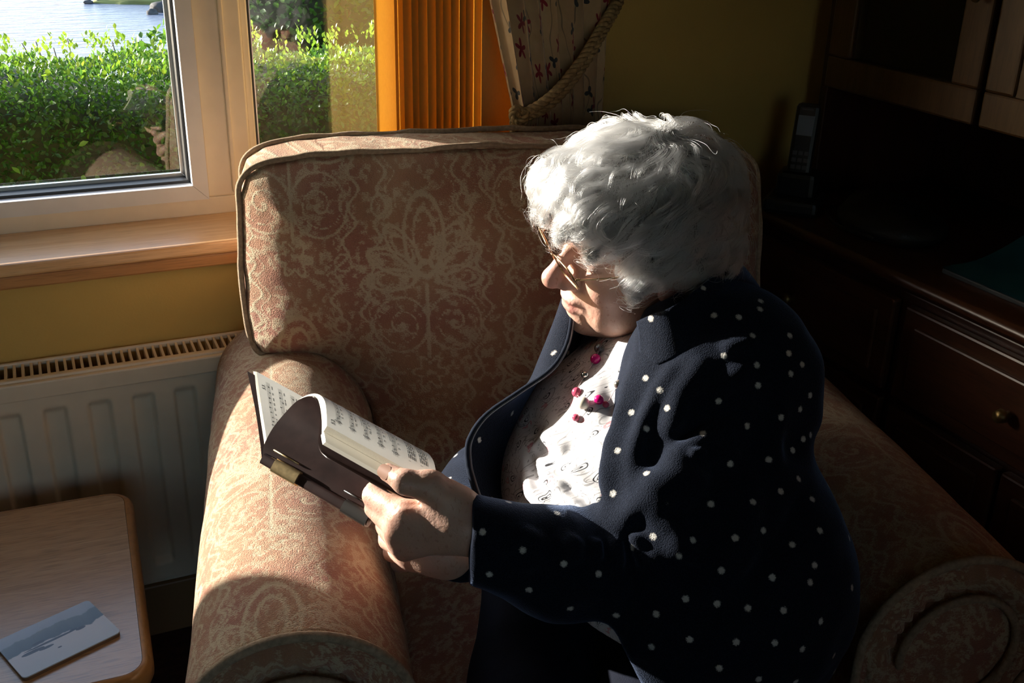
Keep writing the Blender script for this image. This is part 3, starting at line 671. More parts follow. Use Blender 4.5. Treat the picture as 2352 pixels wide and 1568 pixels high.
# ---- back cushion (T shaped, laid over the arms)
def arc(cx, cz, r, a0, a1, k): return [(cx+r*math.cos(t), cz+r*math.sin(t)) for t in np.linspace(a0, a1, k)]
cm = 0.334
halfL = [(cm, 0.934), (0.15, 0.933), (0.03, 0.929), (-0.042, 0.918), (-0.073, 0.893), (-0.078, 0.84), (-0.080, 0.75), (-0.076, 0.680), (-0.060, 0.646), (-0.020, 0.640)]+arc(-0.022, 0.520, 0.124, math.radians(72), math.radians(4), 6)+[(0.102, 0.47), (0.106, 0.42)]
OUTL = np.array(halfL+[(2*cm-x, z) for x, z in halfL[::-1]][:-1])
OUTS = catmull(np.vstack([OUTL, OUTL[:1]]), 240)[:-1]
def amid(z): return 1.655-0.26*(0.945-z)
TH = 0.062
def pucker(b, z): return 0.008*vnoise(np.stack([b, z, 0*b], -1), 17)+0.010*vnoise(np.stack([b, z, 0*b], -1), 6)
def cushion(P):
    p2 = P[:, [0, 2]]; d2 = poly_sdf(p2, OUTS[::5]); r = 0.014
    h = TH+0.068*(1-(1-np.clip(-d2/0.13, 0, 1))**2.2)
    aa = np.abs(P[:, 1]-amid(P[:, 2])-pucker(P[:, 0], P[:, 2]))-h+r; d2 = d2+r
    return np.minimum(np.maximum(d2, aa), 0)+np.hypot(np.maximum(d2, 0), np.maximum(aa, 0))-r+0.008*vnoise(P, 11)+0.003*vnoise(P, 28)
V, Fs = surface(cushion, (-0.10, 1.36, 0.40), (0.77, 1.79, 0.97), 0.0029)
V = relax(V, Fs, 1)
front = (V[:, 1]-amid(V[:, 2])) < 0
u_ = np.where(np.abs(V[:, 1]-amid(V[:, 2])) > TH*0.9, V[:, 0], V[:, 0]+V[:, 1]*0.3); v_ = V[:, 2]+np.where(V[:, 2] > 0.93, V[:, 1]*0.8, 0)
PAL = (0.4035, 0.7455)                                               # a palmette sits here on the back
pat = damask(u_-PAL[0]+0.095+0.19*4+0.026, v_-PAL[1]+0.02+0.335*2.0+0.1675-0.06-0.135)
mesh_obj('back_cushion', loc(V), Fs, M_dam, chair, attrs={'pat': pat, 'cloth': np.stack([u_, v_, V[:, 1]], -1)})
for sgn in (-1, 1):
    bz = OUTS; aP = amid(bz[:, 1])+pucker(bz[:, 0], bz[:, 1])+sgn*(TH-0.006)
    out_ = bz-np.array([cm, 0.72]); out_ /= np.linalg.norm(out_, axis=1)[:, None]
    wob = 0.008*vnoise(np.stack([bz[:, 0], aP, bz[:, 1]], -1), 30)
    P = np.stack([bz[:, 0]+out_[:, 0]*(0.001+wob), aP, bz[:, 1]+out_[:, 1]*(0.001+wob)], -1)
    MB().tube(loc(P), 0.0047, 8, closed=True).build('piping', M_pipe, chair)
# ---- rolled arms
ARM_L, ARM_R = -0.024, 0.715; AF = 0.862; AR = 1.66
def arm_profile():
    R = 0.119; zc = 0.515
    pts = [(-0.112, 0.30), (-0.116, 0.38), (-0.119, 0.46)]+[(R*math.cos(t), zc+R*math.sin(t)) for t in np.linspace(math.pi*0.97, -math.pi*0.33, 22)]+[(0.050, 0.405), (0.056, 0.37), (0.058, 0.25), (0.058, 0.10)]
    return catmull(pts, 250)
def rise(a): return 0.016*np.clip((a-AF)/(1.5-AF), 0, 1)
prof = arm_profile(); plen = np.concatenate([[0], np.cumsum(np.linalg.norm(np.diff(prof, axis=0), axis=1))])
for side, cb_ in ((-1, ARM_L), (1, ARM_R)):
    A_ = np.concatenate([[AF-0.004, AF-0.002, AF+0.002], np.linspace(AF+0.006, AR, 300)]); ins = np.array([0.012, 0.006, 0.002]+[0]*300)
    V = np.zeros((len(prof), len(A_), 3)); cen = np.array([0, 0.50])
    for j, a in enumerate(A_):
        q = prof-(prof-cen)/np.linalg.norm(prof-cen, axis=1)[:, None]*ins[j]
        V[:, j, 0] = cb_+side*q[:, 0]; V[:, j, 1] = a; V[:, j, 2] = q[:, 1]+np.where(q[:, 1] > 0.4, rise(a), rise(a)*np.clip((q[:, 1]-0.3)/0.1, 0, 1))
    W3 = V.reshape(-1, 3); nz_ = (0.006*vnoise(W3, 7)+0.002*vnoise(W3, 22))
    dirn = np.stack([(V[:, :, 0]-cb_), 0*V[:, :, 0], V[:, :, 2]-0.5], -1).reshape(-1, 3); dirn /= np.linalg.norm(dirn, axis=1)[:, None]+1e-6
    W3 = W3+dirn*nz_[:, None]
    uu = np.repeat(plen, len(A_)); vv_ = np.tile(A_, len(prof)); Fg = grid_faces(len(prof), len(A_))
    if side > 0: Fg = Fg[:, ::-1]
    mesh_obj('arm', loc(W3), Fg, M_dam, chair, attrs={'pat': 0.12+0.66*damask(uu+0.05, vv_+0.02), 'cloth': np.stack([uu, vv_, 0*uu], -1)})
    # piping along the front edge of the roll
    k = slice(14, 214); P = np.stack([cb_+side*prof[k, 0]*1.01, np.full(len(prof[k]), AF-0.004), prof[k, 1]*1.0+0.001], -1)
    MB().tube(loc(P), 0.0055, 8).build('piping', M_pipe, chair)
    # gathered band and scroll panel on the arm front
    th = np.linspace(math.pi*1.02, -math.pi*0.36, 170); rr = np.linspace(0.114, 0.070, 16); G = np.zeros((len(th), len(rr), 3))
    for j, r in enumerate(rr):
        f = j/15; pl = 0.0035*np.sin(th*26+1.5*np.sin(th*5))*math.sin(f*math.pi)**0.6
        G[:, j, 0] = cb_+side*r*np.cos(th); G[:, j, 2] = 0.515+r*np.sin(th); G[:, j, 1] = AF-0.002-0.016*math.sin(f*math.pi)-pl+0.012*f
    gu = np.repeat(th*0.08, 16); gv = np.tile(rr, len(th)); Fg = grid_faces(len(th), 16)
    if side < 0: Fg = Fg[:, ::-1]
    mesh_obj('gathered_band', loc(G.reshape(-1, 3)), Fg, M_dam, chair, attrs={'pat': damask(gu, gv*3), 'cloth': np.stack([gu, gv, 0*gu], -1)})
    def keyhole(P):
        x = (P[:, 0]-cb_)*side; z = P[:, 2]
        d2 = smin(np.hypot(x, z-0.515)-0.072, np.maximum(np.abs(x+0.028)-0.072, np.maximum(z-0.5, 0.10-z)), 0.02)
        aa = np.abs(P[:, 1]-AF-0.006)-(0.006+0.010*np.clip(-d2/0.05, 0, 1)); r = 0.005
        return np.minimum(np.maximum(d2, aa), 0)+np.hypot(np.maximum(d2, 0), np.maximum(aa, 0))-r
    V, Fs = surface(keyhole, (cb_-0.12, AF-0.06, 0.07), (cb_+0.12, AF+0.05, 0.62), 0.005)
    mesh_obj('arm_front_panel', loc(V), Fs, M_dam, chair, attrs={'pat': damask(V[:, 0], V[:, 2]), 'cloth': V})
    P = np.array([(cb_+side*0.073*math.cos(t), AF-0.012, 0.515+0.073*math.sin(t)) for t in np.linspace(math.pi*1.05, -math.pi*0.3, 60)])
    MB().tube(loc(P), 0.005, 8).build('piping', M_pipe, chair)
# ---- seat cushion, body, feet
def seat(P):
    q = np.abs(P-np.array([cm, 1.145, 0.385], np.float32))-np.array([0.238, 0.295, 0.062], np.float32); r = 0.028
    q = q+r; return np.linalg.norm(np.maximum(q, 0), axis=1)+np.minimum(q.max(1), 0)-r-0.02*np.exp(-((P[:, 0]-cm)/0.2)**2-((P[:, 1]-1.1)/0.22)**2)+0.004*vnoise(P, 9)
V, Fs = surface(seat, (0.06, 0.81, 0.28), (0.61, 1.47, 0.50), 0.0055)
mesh_obj('seat_cushion', loc(V), Fs, M_dam, chair, attrs={'pat': damask(V[:, 0], V[:, 1]), 'cloth': V})
def rbox(lo, hi, r=0.02):
    lo = np.array(lo, np.float32); hi = np.array(hi, np.float32); c = (lo+hi)/2; h = (hi-lo)/2
    def fn(P):
        q = np.abs(P-c)-h+r; return np.linalg.norm(np.maximum(q, 0), axis=1)+np.minimum(q.max(1), 0)-r
    V, Fs = surface(fn, lo-0.03, hi+0.03, 0.008); return V, Fs
V, Fs = rbox((0.05, 0.85, 0.10), (0.62, 1.62, 0.335)); mesh_obj('seat_base', loc(V), Fs, M_dam, chair, attrs={'pat': damask(V[:, 0], V[:, 2]), 'cloth': V})
V, Fs = rbox((-0.055, 1.565, 0.10), (0.72, 1.665, 0.80)); mesh_obj('back_frame', loc(V), Fs, M_dam, chair, attrs={'pat': damask(V[:, 0], V[:, 2]), 'cloth': V})
M_foot = wood('dark_foot_wood', (0.05, 0.02, 0.01), (0.12, 0.05, 0.02))
for bx, ay in ((0.0, 0.90), (0.67, 0.90), (0.0, 1.60), (0.67, 1.60)):
    MB().lathe([(0.0, 0), (0.018, 0), (0.024, 0.03), (0.030, 0.08), (0.028, 0.11), (0, 0.11)], 16, tuple(loc([bx, ay, 0]))).build('foot', M_foot, chair)

# ================================================================ side table and coaster
M_oak = wood('oak_veneer_top', (0.46, 0.27, 0.13), (0.60, 0.38, 0.21), (1.6, 20, 20), 0.34, 0.9, coat=0.9)
M_edge = wood('varnished_edge', (0.36, 0.16, 0.045), (0.50, 0.24, 0.07), (3, 3, 12), 0.35, 0.5, coat=0.4)
TZ = 0.42
tb = empty('side_table', (-0.225, 1.345, 0), 'small oak side table with rounded corners left of the armchair', 'table', rz=math.radians(-2.5))
def rrect(x0, y0, x1, y1, r, k=7):
    P = []
    for (cx, cy, a0) in ((x1-r, y1-r, 0), (x0+r, y1-r, 90), (x0+r, y0+r, 180), (x1-r, y0+r, 270)):
        P += [(cx+r*math.cos(math.radians(a0+90*i/k)), cy+r*math.sin(math.radians(a0+90*i/k))) for i in range(k+1)]
    return P
HX, HY = 0.262, 0.217
MB().prism(rrect(-HX, -HY, HX, HY, 0.026), TZ-0.018, TZ).build('table_top', M_oak, tb, False)
prof_e = [(0.0005, 0.0), (0.006, -0.001), (0.0105, -0.005), (0.013, -0.012), (0.0125, -0.022), (0.009, -0.030), (0.0, -0.034), (-0.012, -0.034)]
V = []; ring_ = [np.array(rrect(-HX-o, -HY-o, HX+o, HY+o, max(0.026+o, 0.004))) for o, z in prof_e]; nR = len(ring_[0])
for q, (o, z) in zip(ring_, prof_e): V += [(p[0], p[1], TZ+z) for p in q]
Fs = [(i*nR+j, (i+1)*nR+j, (i+1)*nR+(j+1) % nR, i*nR+(j+1) % nR) for i in range(len(prof_e)-1) for j in range(nR)]
mesh_obj('edge_trim', V, Fs, M_edge, tb)
MB().box((-HX+0.03, -HY+0.03, TZ-0.075), (HX-0.03, HY-0.03, TZ-0.02), 0.004).build('apron', M_edge, tb, False)
for sx in (-1, 1):
    for sy in (-1, 1): MB().tube([(sx*(HX-0.035), sy*(HY-0.035), TZ-0.03), (sx*(HX-0.028), sy*(HY-0.028), 0.25), (sx*(HX-0.02), sy*(HY-0.02), 0)], [0.019, 0.017, 0.013], 12).build('leg', M_edge, tb)
cA, cBr, cBl, cTl = (at_z(p[0], p[1], TZ+0.006) for p in ((205, 1380), (268, 1450), (45, 1560), (0, 1470)))
cc = (cA+cBr+cBl+cTl)/4; ux = (cBr-cBl+cA-cTl); ux[2] = 0; ux /= np.linalg.norm(ux)
cs = empty('coaster', (cc[0], cc[1], TZ), 'blue grey picture coaster showing boats on a loch, lying on side table', 'coaster', rz=math.atan2(ux[1], ux[0]))
lx, ly = 0.124/2, 0.0905/2
m, n, b = new_mat('coaster_print'); M_print = m
tc = nd(n, 'ShaderNodeTexCoord'); sp = nd(n, 'ShaderNodeSeparateXYZ'); lk(n, tc.outputs['Object'], sp.inputs[0])
tn = nd(n, 'ShaderNodeTexNoise', Scale=38.0, Detail=5.0); lk(n, vscale(n, tc.outputs['Object'], (1, 0.25, 1)), tn.inputs['Vector'])
yy = math_(n, 'DIVIDE', sp.outputs[1], ly)
y2 = math_(n, 'ADD', yy, math_(n, 'MULTIPLY', math_(n, 'SUBTRACT', tn.outputs['Fac'], 0.5), 0.5))
bands = ramp(n, math_(n, 'MULTIPLY_ADD', y2, 0.5, 0.5), [(0.0, (0.50, 0.60, 0.70)), (0.40, (0.62, 0.68, 0.76)), (0.50, (0.66, 0.70, 0.77)), (0.52, (0.14, 0.22, 0.31)), (0.77, (0.22, 0.32, 0.42)), (0.80, (0.40, 0.52, 0.66)), (1.0, (0.48, 0.60, 0.74))])
def isl(cx, cy, rx, ry):
    X = math_(n, 'DIVIDE', math_(n, 'SUBTRACT', sp.outputs[0], cx), rx); Y = math_(n, 'DIVIDE', math_(n, 'SUBTRACT', sp.outputs[1], cy), ry)
    d = math_(n, 'ADD', math_(n, 'MULTIPLY', X, X), math_(n, 'MULTIPLY', Y, Y)); return math_(n, 'LESS_THAN', math_(n, 'ADD', d, math_(n, 'MULTIPLY', tn.outputs['Fac'], 1.2)), 1.35)
c = bands.outputs[0]
for q in ((-0.006, -0.001, 0.040, 0.0022), (-0.034, -0.006, 0.016, 0.0035), (-0.018, -0.0095, 0.010, 0.0026), (0.029, -0.003, 0.008, 0.0035), (0.021, 0.0005, 0.006, 0.0018), (-0.006, -0.020, 0.003, 0.0016), (-0.022, 0.006, 0.009, 0.0025)):
    c = mixc(n, isl(*q), c, (0.11, 0.16, 0.24))
lk(n, c, b.inputs['Base Color']); b.inputs['Roughness'].default_value = 0.35
MB().prism(rrect(-lx, -ly, lx, ly, 0.006, 4), 0.0, 0.0045).build('cork_base', plain('coaster_core', (0.16, 0.09, 0.045), 0.8), cs, False)
MB().prism(rrect(-lx, -ly, lx, ly, 0.006, 4), 0.0045, 0.0060).build('picture_face', M_print, cs, False)

# ================================================================ dresser along the right wall
M_mah = wood('mahogany', (0.050, 0.016, 0.008), (0.105, 0.038, 0.016), (10, 1.4, 10), 0.35, 0.7, coat=0.35)
M_mahd = wood('mahogany_dark', (0.030, 0.008, 0.005), (0.060, 0.018, 0.009), (10, 10, 1.4), 0.4, 0.6, coat=0.2)
M_mahl = wood('mahogany_door', (0.070, 0.032, 0.011), (0.12, 0.06, 0.021), (10, 10, 1.4), 0.38, 0.6, coat=0.3)
SBX, SBZ, SBY1, SBY0 = 1.222, 0.75, 1.70, -0.50
sb = empty('sideboard', (1.47, 0.6, 0), 'long dark mahogany sideboard with drawers and doors against the right wall', 'sideboard')
def sloc(lo, hi): return tuple(np.array(lo)-[1.47, 0.6, 0]), tuple(np.array(hi)-[1.47, 0.6, 0])
def sbox(nm, lo, hi, mat, bev=0.003, parent=sb): l, h = sloc(lo, hi); return MB().box(l, h, bev).build(nm, mat, parent, False)
sbox('carcass', (SBX+0.022, SBY0+0.01, 0.06), (RX1-0.005, SBY1, SBZ-0.03), M_mahd); sbox('plinth', (SBX+0.05, SBY0+0.02, 0), (RX1-0.005, SBY1, 0.06), M_mahd)
pr = [(0, -0.030), (-0.006, -0.028), (-0.010, -0.022), (-0.016, -0.020), (-0.022, -0.014), (-0.022, -0.007), (-0.016, -0.001), (-0.010, 0.0)]
V = []; 
for yv in (SBY0, SBY1): V += [(SBX+0.022+o-1.47, yv-0.6, SBZ+z) for o, z in pr]+[(RX1-0.005-1.47, yv-0.6, SBZ), (RX1-0.005-1.47, yv-0.6, SBZ-0.03)]
k = len(pr)+2; Fs = [(i, (i+1) % k, k+(i+1) % k, k+i) for i in range(k)]+[tuple(range(k))[::-1], tuple(range(k, 2*k))]
smooth_by_angle(mesh_obj('top_board', V, Fs, M_mah, sb), 50)
M_knob = plain('brass_knob', (0.30, 0.20, 0.08), 0.4, metal=0.9)
def front(kind, y0, y1, z0, z1, mat=M_mah):
    d = sbox(kind, (SBX+0.004, y0, z0), (SBX+0.022, y1, z1), mat, 0.004)
    sbox('raised_panel', (SBX-0.003, y0+0.03, z0+0.025), (SBX+0.005, y1-0.03, z1-0.025), mat, 0.006, d)
    ym = (y0+y1)/2 if kind == 'drawer' else y1-0.035
    l, h = sloc((SBX-0.02, ym, (z0+z1)/2), (0, 0, 0)); MB().tube([(l[0]+0.022, l[1], l[2]), (l[0]+0.010, l[1], l[2]), (l[0]+0.004, l[1], l[2]), (l[0]-0.006, l[1], l[2])], [0.006, 0.005, 0.011, 0.009], 12).build('knob', M_knob, d)
yb = [1.685, 1.19, 0.70, 0.21, -0.28]
for i in range(4):
    front('drawer', yb[i+1]+0.012, yb[i]-0.012, 0.545, 0.705); front('door', yb[i+1]+0.012, (yb[i]+yb[i+1])/2-0.004, 0.08, 0.53); front('door', (yb[i]+yb[i+1])/2+0.004, yb[i]-0.012, 0.08, 0.53)
HUX = 1.40
h0 = at_x(1891, 201, HUX); h1 = at_x(2232, 290, HUX); HB = (h0[2]+h1[2])/2; HY1 = h0[1]; HYD = h1[1]
hu = empty('display_cabinet', (1.56, 0.6, SBZ), 'dark wall cabinet with glazed doors standing on the sideboard', 'cabinet')
hb0 = np.array([1.56, 0.6, SBZ])
def hbox(nm, lo, hi, mat, bev=0.003, parent=hu): return MB().box(tuple(np.array(lo)-hb0), tuple(np.array(hi)-hb0), bev).build(nm, mat, parent, False)
HTOP = 2.05; HY0 = SBY0+0.05
hbox('side_panel', (HUX+0.005, HY1-0.004, SBZ), (RX1-0.004, HY1+0.016, HTOP), M_mahd); hbox('side_panel', (HUX+0.005, HY0, SBZ), (RX1-0.004, HY0+0.02, HTOP), M_mahd)
hbox('back_panel', (RX1-0.014, HY0+0.02, SBZ), (RX1-0.004, HY1-0.005, HTOP), M_mahd); hbox('bottom_shelf', (HUX+0.022, HY0+0.02, HB), (RX1-0.015, HY1-0.005, HB+0.02), M_mahd)
hbox('cornice', (HUX-0.02, HY0-0.02, HTOP), (RX1-0.004, HY1+0.03, HTOP+0.05), M_mah); hbox('glass_shelf', (HUX+0.05, HY0+0.03, HB+0.34), (RX1-0.02, HY1-0.01, HB+0.346), M_mahd)
W_D = HY1-HYD
m, n, b = new_mat('cabinet_glass'); M_cg = m; n.nodes.remove(b)
tr = nd(n, 'ShaderNodeBsdfTransparent'); gl = nd(n, 'ShaderNodeBsdfGlossy', Roughness=0.02); fz = nd(n, 'ShaderNodeFresnel', IOR=1.5); mx = nd(n, 'ShaderNodeMixShader')
tr.inputs[0].default_value = (0.9, 0.9, 0.88, 1)
tn_ = nd(n, 'ShaderNodeTexNoise', Scale=3.0); bm_ = nd(n, 'ShaderNodeBump', Strength=0.02); lk(n, tn_.outputs[0], bm_.inputs['Height']); lk(n, bm_.outputs[0], gl.inputs['Normal'])
lk(n, fz.outputs[0], mx.inputs[0]); lk(n, tr.outputs[0], mx.inputs[1]); lk(n, gl.outputs[0], mx.inputs[2]); lk(n, mx.outputs[0], n.nodes['Material Output'].inputs[0])
def hdoor(y1, glazed):
    y0 = y1-W_D+0.004; z0, z1, fw = HB+0.002, HTOP-0.01, 0.058
    d = MB()
    for lo, hi in (((HUX, y0, z0), (HUX+0.02, y1, z0+fw)), ((HUX, y0, z1-fw), (HUX+0.02, y1, z1)), ((HUX, y0, z0+fw), (HUX+0.02, y0+fw, z1-fw)), ((HUX, y1-fw, z0+fw), (HUX+0.02, y1, z1-fw))): d.box(tuple(np.array(lo)-hb0), tuple(np.array(hi)-hb0), 0.004)
    d = d.build('door', M_mahl, hu, False)
    if glazed: hbox('pane', (HUX+0.008, y0+fw-0.004, z0+fw-0.004), (HUX+0.012, y1-fw+0.004, z1-fw+0.004), M_cg, 0, d)
    else: hbox('door_panel', (HUX+0.006, y0+fw-0.004, z0+fw-0.004), (HUX+0.016, y1-fw+0.004, z1-fw+0.004), M_mahl, 0.004, d)
    p = np.array([HUX, y0+0.02, z0+0.20])-hb0; MB().tube([p, p-[0.012, 0, 0], p-[0.018, 0, 0], p-[0.024, 0, 0]], [0.005, 0.005, 0.010, 0.008], 12).build('knob', M_knob, d)
yy_ = HY1
for gz in (True, False, True, False):
    if yy_-W_D > HY0: hdoor(yy_, gz)
    yy_ -= W_D+0.010
# glasses on the cabinet shelf
m, n, b = new_mat('drinking_glass'); M_gls = m; b.inputs['Transmission Weight'].default_value = 1.0; b.inputs['Roughness'].default_value = 0.02; b.inputs['IOR'].default_value = 1.45
goblet = [(0, 0.002), (0.030, 0.002), (0.030, 0.004), (0.006, 0.008), (0.0035, 0.02), (0.0035, 0.075), (0.010, 0.085), (0.026, 0.105), (0.032, 0.135), (0.030, 0.175), (0.029, 0.175), (0.030, 0.135), (0.024, 0.108), (0, 0.09)]
tumb = [(0, 0.001), (0.030, 0.001), (0.034, 0.10), (0.032, 0.10), (0.028, 0.008), (0, 0.008)]
for px, pf, lab, sc in ((2020, goblet, 'tall stemmed glass nearest the far door edge in the display cabinet', 1.0), (2098, tumb, 'plain tumbler second along inside the display cabinet', 1.0), (2140, goblet, 'stemmed glass between two tumblers inside the display cabinet', 0.8), (2190, tumb, 'plain tumbler nearest the wooden door inside the display cabinet', 0.9)):
    p = at_x(px, 190, HUX+0.12); g = MB().lathe([(r*sc, z*sc) for r, z in pf], 20).build('drinking_glass', M_gls); g.location = (p[0], p[1], HB+0.0205)
    tag(g, lab, 'glass', 'glasses in the cabinet')

# cordless telephone on its charger
M_blk = plain('black_plastic', (0.018, 0.018, 0.020), 0.38, noise=0.1); M_gry = plain('grey_keys', (0.09, 0.09, 0.10), 0.5)
pp = at_z(1822, 478, SBZ)
ph_ = empty('cordless_phone', (pp[0], pp[1], SBZ), 'black cordless telephone standing in its charging base on the sideboard', 'telephone', rz=math.radians(-48))
bs = MB(); bs.box((-0.05, -0.055, 0), (0.05, 0.05, 0.028), 0.008); bs.box((-0.036, -0.018, 0.02), (0.036, 0.045, 0.072), 0.010); bs.build('charging_base', M_blk, ph_, False)
R_ = Matrix.Rotation(math.radians(-14), 4, 'X'); hs = MB(); hs.box((-0.022, -0.010, 0.0), (0.022, 0.012, 0.165), 0.008); hs = hs.build('handset', M_blk, ph_, False)
hs.matrix_local = Matrix.Translation((0, -0.005, 0.032))@R_
MB().box((-0.015, -0.0118, 0.105), (0.015, -0.0095, 0.142), 0.001).build('screen', plain('phone_screen', (0.20, 0.24, 0.30), 0.2), hs, False)
MB().box((-0.010, -0.0112, 0.152), (0.010, -0.0098, 0.154)).build('earpiece', M_gry, hs, False)
for i in range(4):
    for j in range(3): MB().box((-0.0155+0.011*j, -0.0118, 0.030+0.013*i), (-0.0065+0.011*j, -0.0098, 0.038+0.013*i), 0.001).build('key', M_gry, hs, False)
# a dark soft pouch and a flat teal folder further along
pc = at_z(2010, 535, SBZ)
def pouch(P):
    d = ell(P, (0, 0, 0.018), (0.085, 0.105, 0.036)); d = smin(d, ell(P, (0.01, 0.05, 0.034), (0.04, 0.05, 0.026)), 0.02); return np.maximum(d+0.006*vnoise(P, 40), -P[:, 2]+0.0005)
V, Fs = surface(pouch, (-0.11, -0.13, -0.01), (0.11, 0.13, 0.085), 0.004)
po = empty('pouch', (pc[0]+0.03, pc[1], SBZ), 'low black pouch lying between the telephone and the teal folder', 'pouch')
mesh_obj('body', V, Fs, plain('black_leather', (0.015, 0.014, 0.014), 0.5, noise=0.2, bumpk=0.3), po)
MB().tube(catmull([(-0.08, -0.05, 0.012), (-0.085, 0.04, 0.010), (-0.06, 0.10, 0.02), (-0.02, 0.12, 0.014)], 40), 0.003, 8).build('strap', M_blk, po)
fa, fb = at_z(2165, 610, SBZ+0.012), at_z(2352, 690, SBZ+0.012)
fol = empty('folder', (fa[0]+0.11, fa[1]-0.16, SBZ), 'flat teal folder with a curling corner on the near part of the sideboard', 'folder')
gx, gy = np.meshgrid(np.linspace(0, 1, 14), np.linspace(0, 1, 14), indexing='ij'); lift = 0.05*np.clip(gx+gy-1.25, 0, 1)**1.5*2
V = np.stack([-0.11+0.23*gx, 0.16-0.32*(1-gy), 0.011+lift], -1).reshape(-1, 3); V2 = V-[0, 0, 0.0015]; Fg = grid_faces(14, 14)
M_teal = plain('teal_card', (0.02, 0.10, 0.12), 0.3, noise=0.1)
mesh_obj('cover', np.vstack([V, V2]), np.vstack([Fg, Fg[:, ::-1]+196]), M_teal, fol)
MB().box((-0.11, -0.16, 0), (0.12, 0.16, 0.008), 0.002).build('contents', plain('folder_sheets', (0.05, 0.055, 0.06), 0.6), fol, False)

# ================================================================ the reader
RH_ = np.array([math.cos(YAW), -math.sin(YAW), 0.0]); HH_ = np.array([math.sin(YAW), math.cos(YAW), 0.0]); ZZ = np.array([0, 0, 1.0])
def facing(psi, pitch, roll):
    f = -math.cos(psi)*RH_-math.sin(psi)*HH_; l = np.cross(ZZ, f)
    fw = math.cos(pitch)*f-math.sin(pitch)*ZZ; up = math.cos(pitch)*ZZ+math.sin(pitch)*f
    u2 = math.cos(roll)*up+math.sin(roll)*l; l2 = math.cos(roll)*l-math.sin(roll)*up
    return np.stack([fw, l2, u2], 1)                                # columns: forward, left, up
HR_ = facing(math.radians(17), math.radians(8), math.radians(11))
EAR = at(1532, 640, 1.165); HS = 0.94                                 # near ear canal, head size
HO = EAR-HR_[:, 1]*0.073*HS                                          # head origin between the ears
def to_head(P): return ((P-HO.astype(np.float32))@HR_.astype(np.float32))/np.float32(HS)
def from_head(p): return HO+HS*(np.asarray(p, float)@HR_.T)
def mirror(P): Q = P.copy(); Q[:, 1] = np.abs(Q[:, 1]); return Q
def f32(*a): return np.array(a, np.float32)
def groove(d, P, pts, w_, amp): return fold(d, P, pts, w_, -amp, 5.0, 0.15)
def head_sdf(P):
    p = to_head(P); m = mirror(p)
    d = ell(p, (-0.012, 0, 0.050), (0.092, 0.072, 0.082))
    d = smin(d, ell(p, (0.040, 0, -0.005), (0.050, 0.058, 0.072)), 0.03)
    d = smin(d, ell(p, (0.044, 0, -0.060), (0.040, 0.045, 0.034)), 0.03)
    d = smin(d, ell(p, (0.081, 0, -0.081), (0.017, 0.022, 0.017)), 0.022)
    d = smin(d, ell(m, (0.056, 0.040, -0.018), (0.028, 0.022, 0.026)), 0.018)
    d = smin(d, ell(m, (0.050, 0.040, -0.060), (0.028, 0.016, 0.024)), 0.018)
    d = smin(d, ell(p, (0.076, 0, -0.048), (0.022, 0.030, 0.026)), 0.016)
    d = smin(d, ell(m, (0.076, 0.020, 0.041), (0.016, 0.028, 0.011)), 0.02)
    d = smax(d, -ell(m, (0.094, 0.033, 0.018), (0.018, 0.020, 0.013)), 0.014)
    d = smin(d, ell(m, (0.074, 0.031, 0.017), (0.011, 0.016, 0.011)), 0.006)
    nose = smin(cone(p, (0.087, 0, 0.030), (0.116, 0, -0.012), 0.0075, 0.0105), ell(p, (0.116, 0, -0.015), (0.0125, 0.0125, 0.0115)), 0.008)
    nose = smin(nose, ell(m, (0.101, 0.0125, -0.020), (0.011, 0.0085, 0.0085)), 0.006)
    d = smin(d, nose, 0.010)
    d = smin(d, ell(p, (0.0945, 0, -0.0455), (0.0105, 0.021, 0.0058)), 0.005); d = smin(d, ell(p, (0.0935, 0, -0.0575), (0.0105, 0.019, 0.0064)), 0.005)
    d = groove(d, m, [f32(0.108, -0.002, -0.0515), f32(0.103, 0.012, -0.0515), f32(0.090, 0.026, -0.0525)], 0.0022, 0.0065)
    d = groove(d, m, [f32(0.104, 0.015, -0.024), f32(0.094, 0.028, -0.038), f32(0.084, 0.035, -0.056)], 0.0035, 0.0042)
    d = groove(d, m, [f32(0.089, 0.028, -0.058), f32(0.086, 0.029, -0.070), f32(0.076, 0.034, -0.086)], 0.0030, 0.0030)
    for k in range(5):                                               # smile lines on the cheek
        x0 = 0.078-0.009*k; d = groove(d, m, [f32(x0, 0.040+0.006*k, -0.018-0.002*k), f32(x0-0.004, 0.044+0.005*k, -0.040), f32(x0+0.004-0.003*k, 0.040+0.005*k, -0.066)], 0.0016, 0.0012)
    for k in range(3): d = groove(d, m, [f32(0.062, 0.052, 0.018-0.006*k), f32(0.044, 0.062, 0.022-0.010*k)], 0.0014, 0.0010)
    d = groove(d, m, [f32(0.092, 0.014, 0.009), f32(0.084, 0.034, 0.004), f32(0.070, 0.048, 0.008)], 0.0022, 0.0016)
    d = smin(d, ell(p, (0.022, 0, -0.088), (0.052, 0.040, 0.022)), 0.028)   # soft flesh below the chin
    d = smin(d, cone(p, (-0.020, 0, -0.040), (-0.040, 0, -0.150), 0.056, 0.060), 0.03)
    e = smax(ell(m, (-0.004, 0.075, 0.004), (0.017, 0.0085, 0.029)), -ell(m, (0.002, 0.085, 0.006), (0.010, 0.007, 0.018)), 0.004)
    e = smin(e, ell(m, (0.002, 0.073, -0.021), (0.009, 0.006, 0.011)), 0.006)
    return smin(d, e, 0.005)*HS
